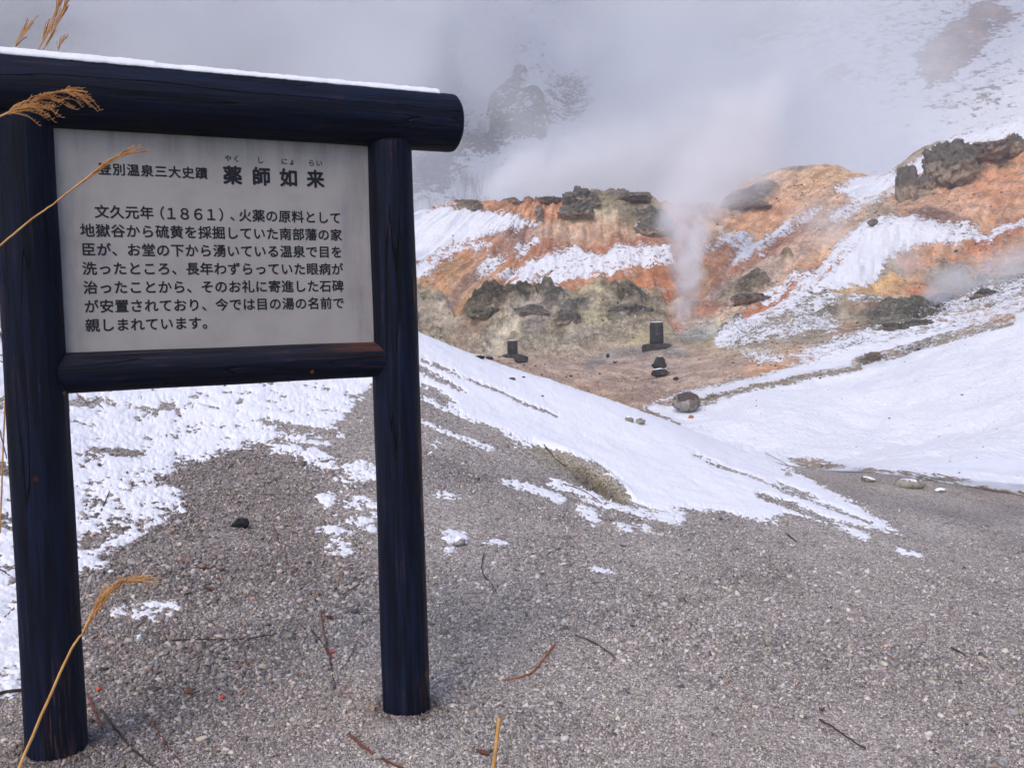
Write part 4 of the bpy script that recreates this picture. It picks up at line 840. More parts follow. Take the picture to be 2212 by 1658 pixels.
def rock(name, pos, size, mat, seed, rot=0, rough=.25, fr=1.6, sub=4, facets=7, sink=.25, smooth=False, parent=None, boxy=0, crag=0):
    """a stone: sphere cut by random planes, roughened; size = half extents; pos = point on the ground"""
    v, f = ICO[sub]; v = v.copy(); rs = np.random.default_rng(seed)
    for k in range(facets):
        nrm = rs.normal(size=3); nrm /= np.linalg.norm(nrm); cutd = rs.uniform(.55, .88); dd = v @ nrm
        v = v - np.clip(dd - cutd, 0, None)[:, None] * nrm[None] * .93
    if boxy: v = v / ((np.abs(v) ** boxy).sum(1) ** (1 / boxy))[:, None]
    n = fbm(v[:, 0] * fr + seed, v[:, 1] * fr, v[:, 2] * fr, 5, seed, .58); v0 = v * (1 + rough * n)[:, None]
    if crag:                               # broken blocks: sharp ridges and ledges instead of bumps
        q = v * np.array(size)[None] / max(size) * 3.2; rg = 1 - 2 * np.abs(fbm(q[:, 0] + seed, q[:, 1], q[:, 2] * .7, 4, seed + 3, .6))
        st = np.round((v[:, 2] + .25 * n) * 5) / 5 - v[:, 2]
        v0 = v * (1 + rough * .45 * n + rough * .75 * (rg - .3))[:, None]; v0[:, 2] += .35 * st
    v = v0
    v = v * np.array(size)[None]
    c_, s_ = math.cos(rot), math.sin(rot); v = np.stack([v[:, 0] * c_ - v[:, 1] * s_, v[:, 0] * s_ + v[:, 1] * c_, v[:, 2]], 1)
    v[:, 2] -= v[:, 2].min() + sink * 2 * size[2]
    o = mesh_obj(name, v, f, mat, smooth=smooth); o.location = tuple(float(q) for q in pos)
    if parent: o.parent = parent
    return o
def px(d, n): return n / F * d          # n photograph pixels at distance d, in metres

DKROCK = rock_mat('dark_rock', (.06, .056, .054), (.17, .16, .14), (.19, .18, .11), 2.5, bumpd=.2, soil=(.38, .30, .23))
BRROCK = rock_mat('brown_rock', (.09, .075, .06), (.24, .19, .15), (.14, .14, .09), 2.5, bumpd=.2, soil=(.38, .29, .22))
PYROCK = rock_mat('wet_rock', (.018, .017, .017), (.055, .05, .05), None, 9, snowy=.28, bumpd=.03)
PYDRY = rock_mat('black_rock', (.02, .019, .019), (.06, .055, .055), None, 9, bumpd=.03)
# crags on the hills: x, y of the foot in the photo, width, height in photo pixels, distance, label
crags = [
 (1958, 430, 30, 54, 61, 'square dark topped rock pillar at the left end of the right hill crest', DKROCK),
 (2043, 398, 74, 70, 62, 'largest jagged dark rock on the snowy crest, right of the square pillar', DKROCK),
 (2003, 408, 24, 26, 62, 'low dark rock in the notch between pillar and largest crag', DKROCK),
 (2098, 350, 34, 32, 67, 'rough dark rock at the left foot of the crest wall below the snow', DKROCK),
 (2140, 338, 74, 24, 67, 'long low ridge rock of the crest wall, olive and grey', BRROCK),
 (2185, 338, 36, 36, 67, 'tall notched dark rock at the right end of the crest wall', DKROCK),
 (1630, 443, 76, 34, 62, 'wide dark overhanging rock on the brow of the middle hill', DKROCK),
 (1582, 446, 44, 24, 61, 'brownish rounded rock left of the wide overhanging one', BRROCK),
 (1255, 432, 64, 26, 60.5, 'dark domed rock crowning the left orange hill', DKROCK),
 (1250, 462, 66, 34, 58.5, 'broad grey rock just below the dome of the orange hill', DKROCK),
 (1360, 434, 74, 16, 60.5, 'flat grey ledge rock at the crest right of the dome', BRROCK),
 (1420, 494, 70, 28, 56, 'mottled grey rocks at the right shoulder of the orange hill', DKROCK),
 (1196, 434, 54, 14, 60.8, 'flat dark cap rock on the orange crest left of the dome', DKROCK),
 (1120, 440, 34, 8, 61, 'thin dark rock lying on the middle of the orange crest', BRROCK),
 (1166, 476, 16, 18, 57.5, 'small dark rock alone on the bright orange face', BRROCK),
 (1012, 446, 44, 12, 61, 'small brown rocks at the left end of the orange crest', BRROCK),
 (1052, 676, 84, 40, 40, 'dark mossy mound at the foot of the orange slope, behind the small monument', rock_mat('mossy_rock', (.06, .062, .04), (.19, .18, .13), (.13, .14, .07), 2.5, bumpd=.2, soil=(.34, .30, .22))),
 (1150, 668, 66, 28, 41, 'dark crusted outcrop above the pale fan of mud', DKROCK),
 (1225, 690, 46, 16, 38, 'slate grey slanting rock in the middle of the mottled bank', DKROCK),
 (1360, 668, 76, 26, 41, 'dark olive knob on the mottled bank left of the tall steam plume', DKROCK),
 (1618, 648, 66, 40, 43, 'brown grey slanting outcrop under the red band of the middle hill', BRROCK),
 (1925, 706, 60, 24, 33, 'dark grey ledge on the valley side under the yellow strip', DKROCK),
 (1985, 698, 60, 22, 33.5, 'darkest rock ledge left of the steaming hole', DKROCK),
 (1882, 784, 46, 22, 21.5, 'brown clod of earth sticking out of the snow bank', BRROCK),
 (2125, 640, 40, 18, 33, 'grey rock edge right of the steaming hole', DKROCK),
]
for k, (cx, cy, w, h, d, lab, mt) in enumerate(crags):
    q_, d2 = drop(cx, cy); d = d2 if 20 < d2 < 80 else d
    p = at(cx, cy, d); gz = ground_z([p[0]], [p[1]])[0]; sc_ = .9 if k < 6 else (.44 if k in (6, 16, 17, 19, 20, 21, 22) else .62); hh = px(d, h) * sc_; top = p[2] + hh - px(d, h) * (1 - sc_) * .5
    half = max((top - gz) / 2, .1) * 1.35
    az = math.atan2(p[0], p[1])
    ws = px(d, w) / 2 * 1.1 * (1 if k < 6 else .92)
    o = rock('rock_outcrop', (p[0], p[1], top - 2 * half), (ws, ws * .8, half), mt, 100 + k, rot=-az, rough=.55 if k == 0 else .8, fr=2.4, sub=5, facets=9, sink=0, boxy=4 if k == 0 else 0, crag=1)
    tag(o, lab, 'rock', 'rock outcrops on the hills')

# the round boulder
p, d = drop(1482, 889); bw = px(d, 60) / 2
g = N('boulder_stone'); o_ = g.obj(); n1 = g.noise(o_, 4.5, 5, .6, .4); n2 = g.noise(o_, 26, 5, .65); s_ = g.n('SeparateXYZ'); g.t.links.new(o_, s_.inputs[0])
c = g.mix(g.ramp(n2, .3, .7), (.04, .034, .034, 1), (.10, .085, .082, 1))
low = g.math('MULTIPLY', g.ramp(s_.outputs[2], .30, .14), 1.0)
c = g.mix(g.math('MULTIPLY', g.ramp(g.math('ADD', n1, g.math('MULTIPLY', low, .22)), .58, .64), .8), c, (.36, .33, .29, 1))
c = g.mix(g.math('MULTIPLY', g.ramp(g.noise(g.map(o_, (5, 5, 1.5)), 1.3, 4, .6), .5, .56), .7), c, (.085, .05, .038, 1))
gn = g.n('NewGeometry'); s2 = g.n('SeparateXYZ'); g.t.links.new(gn.outputs['Normal'], s2.inputs[0])
c = g.mix(g.ramp(g.math('ADD', s2.outputs[2], g.math('MULTIPLY', g.math('SUBTRACT', n2, .5), .9)), .92, .98), c, (.84, .86, .92, 1))
o = rock('boulder', p, (bw, bw * .85, bw * .74), g.surf(g.bsdf(c, .8, g.bump(n2, .6, .02), .25)), 42, rot=-.2, rough=.10, fr=1.1, sub=5, facets=4, sink=.04, smooth=True)
tag(o, 'round brown and grey boulder dusted with snow on the valley side', 'boulder')
# two rocks one on the other, and loose ones
rocks = [
 (1427, 813, 40, 18, 'PYROCK', 'wide black rock with snow on it, the lower of the stacked pair', 1.2),
 (1419, 797, 36, 26, 'PYROCK', 'tilted black rock leaning above the lower one of the stacked pair', 1.2),
 (1459, 822, 12, 9, 'PYDRY', 'small dark stone right below the stacked pair', 0),
 (1312, 773, 12, 9, 'PYDRY', 'small black stone left of the big monument', 0),
 (1127, 783, 32, 15, 'PYDRY', 'dark slab rock beside the right foot of the small monument', 0),
 (1038, 776, 24, 10, 'PYROCK', 'black flat rock just above the snow slope, left of the small monument', 0),
 (1058, 777, 18, 8, 'PYDRY', 'second flat dark rock, nearer to the small monument', 0),
 (1130, 818, 9, 6, 'PYDRY', 'tiny black stone on the tan floor, left one', 0),
 (1106, 822, 18, 8, 'BRSM', 'low brown stone at the edge of the snow slope', 0),
 (1170, 858, 10, 5, 'BRSM', 'small red brown stone just above the snow slope', 0),
 (1233, 815, 7, 5, 'PYDRY', 'tiny dark stone in the middle of the tan floor', 0),
 (1328, 785, 10, 5, 'BRSM', 'small flat stone below the grey streak', 0),
 (1360, 913, 24, 16, 'PALE', 'pale snow dusted stone at the valley bottom left of the boulder', 0),
 (1383, 918, 26, 16, 'PALE', 'pale pointed stone half hidden behind the snow slope', 0),
 (1492, 903, 14, 8, 'ORG', 'small bright orange stone in front of the boulder', 0),
 (1885, 489 - 0, 26, 14, 'BRSM', 'grey brown rock sitting on the white lobe of snow', 0),
 (1691, 1046 - 28, 12, 8, 'PALE', 'small round stone behind the end of the snow slope', 0),
]
MT = {'PYROCK': PYROCK, 'PYDRY': PYDRY, 'BRSM': rock_mat('small_brown_rock', (.08, .06, .05), (.17, .13, .10), None, 8, bumpd=.02), 'PALE': rock_mat('pale_rock', (.20, .18, .15), (.34, .32, .28), None, 8, snowy=.35, bumpd=.02), 'ORG': rock_mat('orange_rock', (.42, .15, .05), (.55, .22, .08), None, 8, bumpd=.01)}
for k, (cx, cy, w, h, m_, lab, lift) in enumerate(rocks):
    if k == 0: p, d = drop(cx, cy); DS = d
    elif k == 1: p = at(cx, cy, DS + .25); d = DS
    else: p, d = drop(cx, cy)
    o = rock('rock', p, (px(d, w) / 2 * 1.1, px(d, w) / 2 * .8, px(d, h) / 2 * 1.12), MT[m_], 300 + k, rot=.1 * k - math.atan2(p[0], p[1]), rough=.22, fr=1.3, sub=4, facets=10, sink=.06)
    if k == 1: o.rotation_euler = (0, .35, 0)
    tag(o, lab, 'rock', 'loose rocks in the valley')

# ------------------------------------------------------------------ rubble on the far slopes, saplings in the mist
def rubble():
    n = 20000; az = RNG.uniform(azim(860), azim(2300), n); d = np.where(RNG.random(n) < .35, RNG.uniform(10, 26, n), RNG.uniform(24, 66, n))
    x = np.sin(az) * d; y = np.cos(az) * d; z, col, sn = land_z(x, y)
    band = fbm(x * .25, y * .25, octv=3, seed=201)
    keep = (sn < 3) & (RNG.random(n) < np.clip(.45 + band * 1.2, .05, 1)) | (RNG.random(n) < np.where(d < 26, .05, .012))
    x, y, z, d, col, sn = [q[keep] for q in (x, y, z, d, col, sn)]; n = len(x)
    s = d / F * np.exp(RNG.normal(math.log(1.15), .45, n)); s = np.minimum(s, .09)
    v, f = ICO[2]; v0, f0 = ico(1); m = len(v0)
    P = v0[None] * (1 + RNG.uniform(-.35, .3, (n, m, 1))) * np.stack([RNG.uniform(.8, 1.6, n), RNG.uniform(.7, 1.2, n), RNG.uniform(.5, .9, n)], 1)[:, None]
    t = RNG.uniform(0, 6.3, n); c_, s_ = np.cos(t)[:, None], np.sin(t)[:, None]
    P = np.stack([P[..., 0] * c_ - P[..., 1] * s_, P[..., 0] * s_ + P[..., 1] * c_, P[..., 2]], 2) * s[:, None, None] + np.stack([x, y, z + s * .15], 1)[:, None]
    Fc = (f0[None] + (np.arange(n) * m)[:, None, None]).reshape(-1, 3)
    val = np.exp(RNG.normal(-.25, .55, n)); base = col * .5 + np.array([[.12, .11, .10]]); dk = RNG.random(n) < .3
    c = base * val[:, None]; c[dk] = np.array([.035, .032, .03]); c = np.clip(c, .01, .5)
    o = mesh_obj('rubble', P.reshape(-1, 3), Fc, GR, cattrs={'col': np.repeat(c, m, 0)}); tag(o, 'scattered small rubble on the valley floor and the coloured slopes', 'rubble', kind='stuff')
rubble()
def saplings():
    n = 420; V = []; Fs = []
    xs = np.r_[RNG.normal(1000, 45, 260), RNG.normal(1045, 26, 100), RNG.normal(1240, 30, 60)]; ds = np.r_[RNG.uniform(96, 120, 260), RNG.uniform(136, 150, 100), RNG.uniform(150, 165, 60)]
    for i in range(n):
        a = azim(xs[i]); x = math.sin(a) * ds[i]; y = math.cos(a) * ds[i]; z = ground_z([x], [y])[0]; h = RNG.uniform(.9, 2.2); r = .022; lean = RNG.normal(0, .08)
        for j, (b0, b1, rr) in enumerate([((0, -.3), (lean * h, h), r)] + [((lean * h * t, h * t), (lean * h * t + sgn * h * .22, h * (t + .28)), r * .6) for t, sgn in ((.35, 1), (.5, -1), (.65, 1), (.72, -1))]):
            k = len(V); p0 = np.array([x + b0[0], y, z + b0[1]]); p1 = np.array([x + b1[0], y + RNG.normal(0, .1), z + b1[1]])
            for q, w in ((p0, rr), (p1, rr * .4)):
                V += [q + np.array([w, 0, 0]), q + np.array([-w * .5, w * .87, 0]), q + np.array([-w * .5, -w * .87, 0])]
            Fs += [[k, k + 1, k + 4, k + 3], [k + 1, k + 2, k + 5, k + 4], [k + 2, k, k + 3, k + 5]]
    o = mesh_obj('bare_woods', np.array(V), np.array(Fs), simple_wood); tag(o, 'bare saplings on the snowy mountain foot, half lost in the mist', 'woods', kind='stuff')
simple_wood = (lambda g: g.surf(g.bsdf((.035, .028, .028, 1), .9)))(N('bare_bark'))
saplings()

# ------------------------------------------------------------------ the two stone monuments
import bmesh
def monument(cx, cy, w, h, basew, baseh, label, chars, seed, dist):
    p, dist = drop(cx, cy)
    root = empty('stone_monument', tuple(float(q) for q in p)); root.rotation_euler = (0, 0, -math.atan2(p[0], p[1]) + math.pi * 0)
    tag(root, label, 'stone monument', 'stone monuments in the valley')
    W_, H_, BW, BH = px(dist, w), px(dist, h), px(dist, basew), px(dist, baseh)
    v, f = ICO[4]
    def slab(name, sx, sy, sz, zc, mat, rough, fr, taper=0, power=5):
        q = v.copy(); nrm = (np.abs(q) ** power).sum(1) ** (1 / power); q = q / nrm[:, None]
        q = q * (1 + rough * fbm(q[:, 0] * fr + seed, q[:, 1] * fr, q[:, 2] * fr, 4, seed))[:, None]
        q = q * np.array([sx / 2, sy / 2, sz / 2]); q[:, :2] *= (1 - taper * (q[:, 2] / sz))[:, None]; q[:, 2] += zc
        return mesh_obj(name, q, f, mat, parent=root, smooth=True)
    sink = .25
    slab('base', BW, BW * .75, BH + sink, (BH - sink) / 2, PYDRY, .13, 2.6, taper=-.12, power=4)
    sh = slab('shaft', W_, W_ * .6, H_, BH + H_ / 2 - .02, MONST, .025, 2.0, taper=.04, power=14)
    # carved and limed characters down the front, as weathered pale marks
    VV_, FF_ = [], []; k0 = 0
    for i, ch in enumerate(chars):
        gv, gf = glyph(ch, .02); s = H_ * .17
        for q in gv: VV_.append(((q[0] * EM - KAK[0]) * s, -W_ * .3 - .004, BH + H_ * (.84 - .2 * i) + (q[1] * EM - KAK[1]) * s))
        for q in gf: FF_.append([t + k0 for t in q])
        k0 += len(gv)
    mesh_obj('inscription', VV_, FF_, CARVE, parent=sh)
    # a dusting of snow on the head
    q = v.copy(); q = q * np.array([W_ * .44, W_ * .26, .02]); q[:, 2] += BH + H_ - .012
    mesh_obj('snow_dusting', q, f, MAT_SNOW, parent=root, smooth=True)
g = N('monument_stone'); o_ = g.obj(); a = g.noise(o_, 7, 6, .65); MONST = g.surf(g.bsdf(g.mix(g.ramp(a, .4, .7), (.012, .012, .018, 1), (.05, .045, .045, 1)), .75, g.bump(g.noise(o_, 30, 4, .6), .5, .01), .3))
CARVE = (lambda g: g.surf(g.bsdf((.085, .08, .085, 1), .9)))(N('worn_carving'))
monument(1418, 751, 29, 46, 62, 9, 'larger black stone monument on a dark slab, at the foot of the steam plume', '目之湯', 3, 31.0)
monument(1107, 769, 22, 30, 46, 4, 'smaller black stone monument with pale carved characters, behind the snow slope', '薬師湯', 8, 31.0)

# ------------------------------------------------------------------ twigs, leaves, berries
def tube(pts, r0, r1, seg=6, jitter=0.0, seed=0, sub=6):
    """smooth tube through pts with tapering radius -> verts, faces"""
    P = np.array(pts, float); n = len(P); Q = []
    if n > 2:
        for i in range(n - 1):
            a, b, c, e = P[max(i - 1, 0)], P[i], P[i + 1], P[min(i + 2, n - 1)]
            for t in np.linspace(0, 1, sub, endpoint=False):
                Q.append(.5 * ((2 * b) + (-a + c) * t + (2 * a - 5 * b + 4 * c - e) * t * t + (-a + 3 * b - 3 * c + e) * t ** 3))
        Q.append(P[-1])
    else: Q = [P[0] + (P[1] - P[0]) * t for t in np.linspace(0, 1, sub)]
    Q = np.array(Q); rs = np.random.default_rng(seed)
    if jitter: Q[1:-1] += rs.normal(0, jitter, Q[1:-1].shape)
    T = np.gradient(Q, axis=0); T /= np.linalg.norm(T, axis=1)[:, None] + 1e-12
    ref = np.array([.31, .2, .93]); s1 = np.cross(T, ref); s1 /= np.linalg.norm(s1, axis=1)[:, None] + 1e-12; s2 = np.cross(T, s1)
    m = len(Q); rr = np.linspace(r0, r1, m); V = []
    for i in range(m):
        for k in range(seg):
            a = 2 * np.pi * k / seg; V.append(Q[i] + (s1[i] * math.cos(a) + s2[i] * math.sin(a)) * rr[i])
    Fs = [[i * seg + k, i * seg + (k + 1) % seg, (i + 1) * seg + (k + 1) % seg, (i + 1) * seg + k] for i in range(m - 1) for k in range(seg)]
    Fs += [list(range(seg))[::-1], [(m - 1) * seg + k for k in range(seg)]]
    return V, Fs
class Acc:
    def __init__(s): s.V = []; s.F = []
    def add(s, V, F_): k = len(s.V); s.V += [tuple(q) for q in V]; s.F += [[i + k for i in f] for f in F_]
    def build(s, name, mat, parent=None, origin=None, smooth=True):
        V = np.array(s.V)
        if origin is not None: V = V - np.array(origin)[None]
        o = mesh_obj(name, V, s.F, mat, parent=parent, smooth=smooth)
        if origin is not None and parent is None: o.location = tuple(float(q) for q in origin)
        return o
def simple_mat(name, c0, c1, scale=40, rough=.7, trans=0):
    g = N(name); g_ = g.noise(g.obj(), scale, 4, .6); return g.surf(g.bsdf(g.mix(g.ramp(g_, .3, .7), c0 + (1,), c1 + (1,)), rough, None, .3))
TW_RED = simple_mat('red_twig_bark', (.10, .028, .018), (.22, .07, .035)); TW_DARK = simple_mat('dark_twig_bark', (.03, .018, .015), (.08, .045, .035)); TW_BR = simple_mat('brown_twig_bark', (.10, .06, .04), (.2, .13, .09))
BERRY = simple_mat('berry_skin', (.55, .03, .01), (.7, .07, .02), 60, .3); LEAF = simple_mat('dead_leaf', (.09, .035, .02), (.2, .08, .04)); STRAW = simple_mat('straw', (.48, .25, .07), (.62, .36, .13)); PLUME = simple_mat('plume_straw', (.50, .23, .07), (.66, .37, .14))
def on_ground(pts, lift=.006):
    out = []
    for (a, b) in pts:
        p, d = drop(a, b); p[2] += lift; out.append(p)
    return out
twigs = [
 ([(590, 1140), (608, 1185), (630, 1245)], .0028, TW_RED, 'thin red brown twig on the gravel below the small snow patches between the posts'),
 ([(693, 1324), (700, 1370), (712, 1425), (718, 1440)], .0034, TW_RED, 'upright looking red twig crossing another beside a red berry'),
 ([(672, 1365), (705, 1408), (725, 1490)], .0026, TW_DARK, 'dark twig crossing under the red one near the berry'),
 ([(774, 1385), (752, 1430), (735, 1450)], .0024, TW_BR, 'short brown twig right of the crossed pair'),
 ([(740, 1290), (800, 1247)], .0030, TW_BR, 'straight brown stick touching the left side of the right post'),
 ([(370, 1388), (450, 1385), (540, 1382), (600, 1372)], .0028, TW_DARK, 'long dark twig lying level between the posts'),
 ([(1045, 1200), (1040, 1235), (1060, 1262), (1072, 1285)], .0030, TW_DARK, 'curved dark twig right of the right post'),
 ([(1198, 1398), (1175, 1425), (1150, 1455), (1120, 1468), (1085, 1472)], .0040, simple_mat('orange_twig_bark', (.22, .07, .03), (.42, .14, .05)), 'knobbly orange red twig on the gravel right of the post'),
 ([(1243, 1376), (1290, 1395), (1330, 1425)], .0028, TW_DARK, 'thin black twig right of the orange one'),
 ([(755, 1595), (800, 1630), (860, 1660), (920, 1690)], .0040, TW_RED, 'red brown twig running out of the frame below the right post'),
 ([(190, 1508), (205, 1540), (222, 1582)], .0040, TW_RED, 'short red stick at the foot of the left post'),
 ([(218, 1540), (262, 1595), (300, 1635), (330, 1660)], .0036, TW_DARK, 'dark twig leading away from the foot of the left post'),
 ([(330, 1560), (350, 1600), (390, 1650)], .0022, TW_RED, 'fine red twig at the bottom edge between the posts'),
 ([(0, 880), (20, 865), (45, 842)], .0035, TW_BR, 'brown twig sticking out of the snow left of the left post, upper one'),
 ([(-20, 1180), (20, 1190), (45, 1165)], .0045, TW_DARK, 'dark twig in the snow left of the left post, middle height'),
 ([(-20, 1228), (10, 1240), (35, 1258)], .0040, TW_DARK, 'thin dark twig in the snow just below the middle one'),
 ([(10, 1340), (28, 1320), (48, 1298)], .0034, TW_BR, 'brown stalk in the snow beside the lower half of the left post'),
 ([(-30, 1512), (20, 1500), (60, 1490), (110, 1486)], .0060, TW_DARK, 'thick dark branch behind the foot of the left post'),
 ([(165, 852), (190, 872), (225, 858), (250, 880)], .0026, TW_BR, 'bramble twig in the snow under the left end of the lower beam'),
 ([(180, 880), (200, 862), (232, 895)], .0022, TW_BR, 'second bramble twig crossing the first under the lower beam'),
 ([(218, 1110), (232, 1075), (240, 1050)], .0036, TW_DARK, 'stub of twig standing in the thin snow right of the left post'),
 ([(1653, 950 + 30), (1700, 1000 + 5)], .0040, TW_DARK, 'short dark twig at the tail of the snow slope'),
 ([(1175, 968), (1195, 990), (1222, 1010)], .0040, TW_DARK, 'black twig above the mossy hollow'),
 ([(1215, 1048), (1260, 1062), (1300, 1090)], .0040, TW_DARK, 'thin black twig across the snow below the mossy hollow'),
 ([(1700, 1130 + 28), (1720, 1172)], .005, TW_DARK, 'dark chip of wood on the gravel left of the snow tail'),
 ([(1770, 1515 + 45), (1820, 1590), (1870, 1622)], .0030, TW_DARK, 'dark twig low on the right part of the gravel'),
 ([(2055, 1418 - 14), (2085, 1420)], .0040, TW_DARK, 'short thick twig at the right of the gravel'),
]
for k, (pts, r, mt, lab) in enumerate(twigs):
    P = on_ground(pts, lift=r + .004); P[0][2] += .004; a = Acc(); V, F_ = tube(P, r, r * .55, 6, .0012, k); a.add(V, F_)
    rs = np.random.default_rng(500 + k)
    for j in range(len(P) - 1):                     # side buds and spurs
        t = rs.uniform(.2, .8); q = P[j] + (P[j + 1] - P[j]) * t; e = q + rs.normal(0, 1, 3) * np.array([1, 1, .4]) * .014
        V, F_ = tube([q, e], r * .6, r * .3, 5); a.add(V, F_)
    o = a.build('twig', mt, origin=P[0]); tag(o, lab, 'twig', 'twigs lying about the slope')
for k, (bx_, by_, lab) in enumerate([(718, 1412, 'orange red berry beside the crossed twigs'), (481, 1510, 'red berry alone on the gravel between the posts'), (214, 1494, 'red berry close to the foot of the left post'), (298, 1336 - 10, 'small red berry near the patch of snow by the plume')]):
    p, d = drop(bx_, by_); v, f = ICO[3]; r = .0068 if k < 3 else .004
    q = v * np.array([r, r, r * .92]); o = mesh_obj('berry', q, f, BERRY, smooth=True); o.location = (p[0], p[1], p[2] + r * 1.2)
    a = Acc(); a.add(*tube([(0, 0, r * .85), (.001, .001, r * 1.25)], .0008, .0005, 5)); a.build('berry_tip', TW_DARK, parent=o)
    tag(o, lab, 'berry', 'red berries on the gravel')
def leaf(cx, cy, L, wd_, rot, seed, lab):
    p, d = drop(cx, cy); nu, nv_ = 12, 5; V = []; rs = np.random.default_rng(seed)
    for i in range(nu):
        t = i / (nu - 1); w = wd_ * math.sin(math.pi * min(t * .95 + .03, 1)) ** .7
        for j in range(nv_):
            s = -1 + 2 * j / (nv_ - 1); xx = (t - .5) * L; yy = s * w / 2 * (1 + .15 * rs.normal() * (abs(s) > .9))
            zz = .35 * w * s * s + .12 * L * (t - .5) ** 2 * 4 + .004 * rs.normal() * .3
            V.append((xx * math.cos(rot) - yy * math.sin(rot), xx * math.sin(rot) + yy * math.cos(rot), zz + .006))
    i = np.arange((nu - 1) * nv_).reshape(nu - 1, nv_)[:, :-1].ravel()
    o = mesh_obj('dead_leaf', V, np.stack([i, i + 1, i + nv_ + 1, i + nv_], 1), LEAF, smooth=True); o.location = tuple(p)
    o.modifiers.new('thick', 'SOLIDIFY').thickness = .0006
    a = Acc(); a.add(*tube([(-L * .5 * math.cos(rot), -L * .5 * math.sin(rot), .02), (-L * .75 * math.cos(rot), -L * .75 * math.sin(rot), .012)], .0008, .0006, 5)); a.build('stalk', TW_DARK, parent=o)
    tag(o, lab, 'leaf', 'dead leaves on the gravel')
leaf(448, 1232, .075, .022, .1, 1, 'long rust brown dead leaf on the gravel below the snow tongue')
leaf(452, 1276, .05, .022, -.5, 2, 'smaller crumpled brown leaf just below the long one')
leaf(712, 1338, .028, .024, 1.2, 3, 'small reddish curled leaf right of the red twig')
leaf(405, 1500, .06, .024, 2.3, 4, 'dark folded leaf low between the posts')
leaf(1035 + 8, 1640 - 8, .05, .018, -.7, 5, 'dark brown leaf at the bottom edge right of the post')
leaf(1345, 1182, .035, .014, -.4, 6, 'red brown leaf on the gravel beneath the snow tail')
leaf(1775, 1500 + 38, .03, .014, .8, 7, 'small dark leaf low on the right gravel')
# larger stones on the near gravel
NS = rock_mat('near_grey_stone', (.20, .185, .175), (.42, .40, .38), None, 40, bumpd=.004); NSS = rock_mat('near_snowy_stone', (.20, .185, .175), (.40, .38, .36), None, 40, snowy=.5, bumpd=.004); NSB = rock_mat('near_black_stone', (.008, .009, .012), (.022, .024, .030), None, 30, bumpd=.006)
stones = [(518, 1138, 40, 24, NSB, 'glossy black stone half buried in the gravel between the posts'), (1016, 1534, 26, 22, NS, 'pale angular stone on the gravel right of the right post'), (1038, 1540, 12, 10, NS, 'small round stone touching the pale angular one'), (806, 1543, 14, 16, rock_mat('tan_stone', (.32, .22, .14), (.45, .32, .22), None, 40, bumpd=.003), 'little tan stone left of the foot of the right post'),
 (815, 1640, 24, 16, NS, 'pale stone at the bottom edge under the right post'), (745, 1170 - 14, 14, 10, NS, 'white stone left of the right post near the snow'), (990, 1178, 34, 24, NSS, 'snow capped stone right of the right post'), (930, 965 + 20, 22, 12, NSS, 'half buried stone with snow beside the right post, higher up'),
 (1225 + 4, 1310 - 4, 22, 9, NS, 'flat pale stone above the orange twig'), (2180, 1552 - 10, 30, 12, NS, 'flat pale stone at the right edge of the gravel'), (2130 + 35, 1652, 30, 16, NS, 'mottled stone in the bottom right corner'), (1700 + 62, 1500 - 20, 20, 9, NS, 'small pale stone in the middle of the right gravel'),
 (300, 1385, 30, 18, rock_mat('frosty_clod', (.10, .11, .06), (.45, .45, .42), None, 60, snowy=.3, bumpd=.006), 'frosted mossy clod right of the left post'), (285, 1216, 22, 16, NS, 'grey stone left of the long dead leaf'), (560, 1130 - 6, 16, 14, NS, 'pale stone just right of the black stone'), (240, 1250 - 6, 18, 14, NSS, 'stone with snow at the tip of the white tongue'), (1052 + 650, 1034 - 4, 22, 14, NS, 'grey stone on the far edge of the gravel'), (1875, 1040 + 0, 28, 14, rock_mat('edge_stone', (.12, .10, .08), (.26, .23, .19), None, 20, snowy=.3, bumpd=.01), 'rough brown rock where the gravel meets the snow bank'), (1965, 1052, 60, 22, rock_mat('yellow_crust', (.15, .14, .11), (.34, .31, .25), None, 24, snowy=.08, bumpd=.01), 'crusty yellowish mound at the rim of the far gravel'), (2030, 1062, 26, 9, NSS, 'flat snowy stone right of the crusty mound')]
for k, (cx, cy, w, h, mt, lab) in enumerate(stones):
    p, d = drop(cx, cy); o = rock('stone', p, (px(d, w) / 2 * 1.1, px(d, w) / 2 * .8, px(d, h) / 2 * 1.2), mt, 700 + k, rot=k * .7, rough=.18, fr=1.5, sub=3, facets=11, sink=.22)
    tag(o, lab, 'stone', 'larger stones on the gravel')

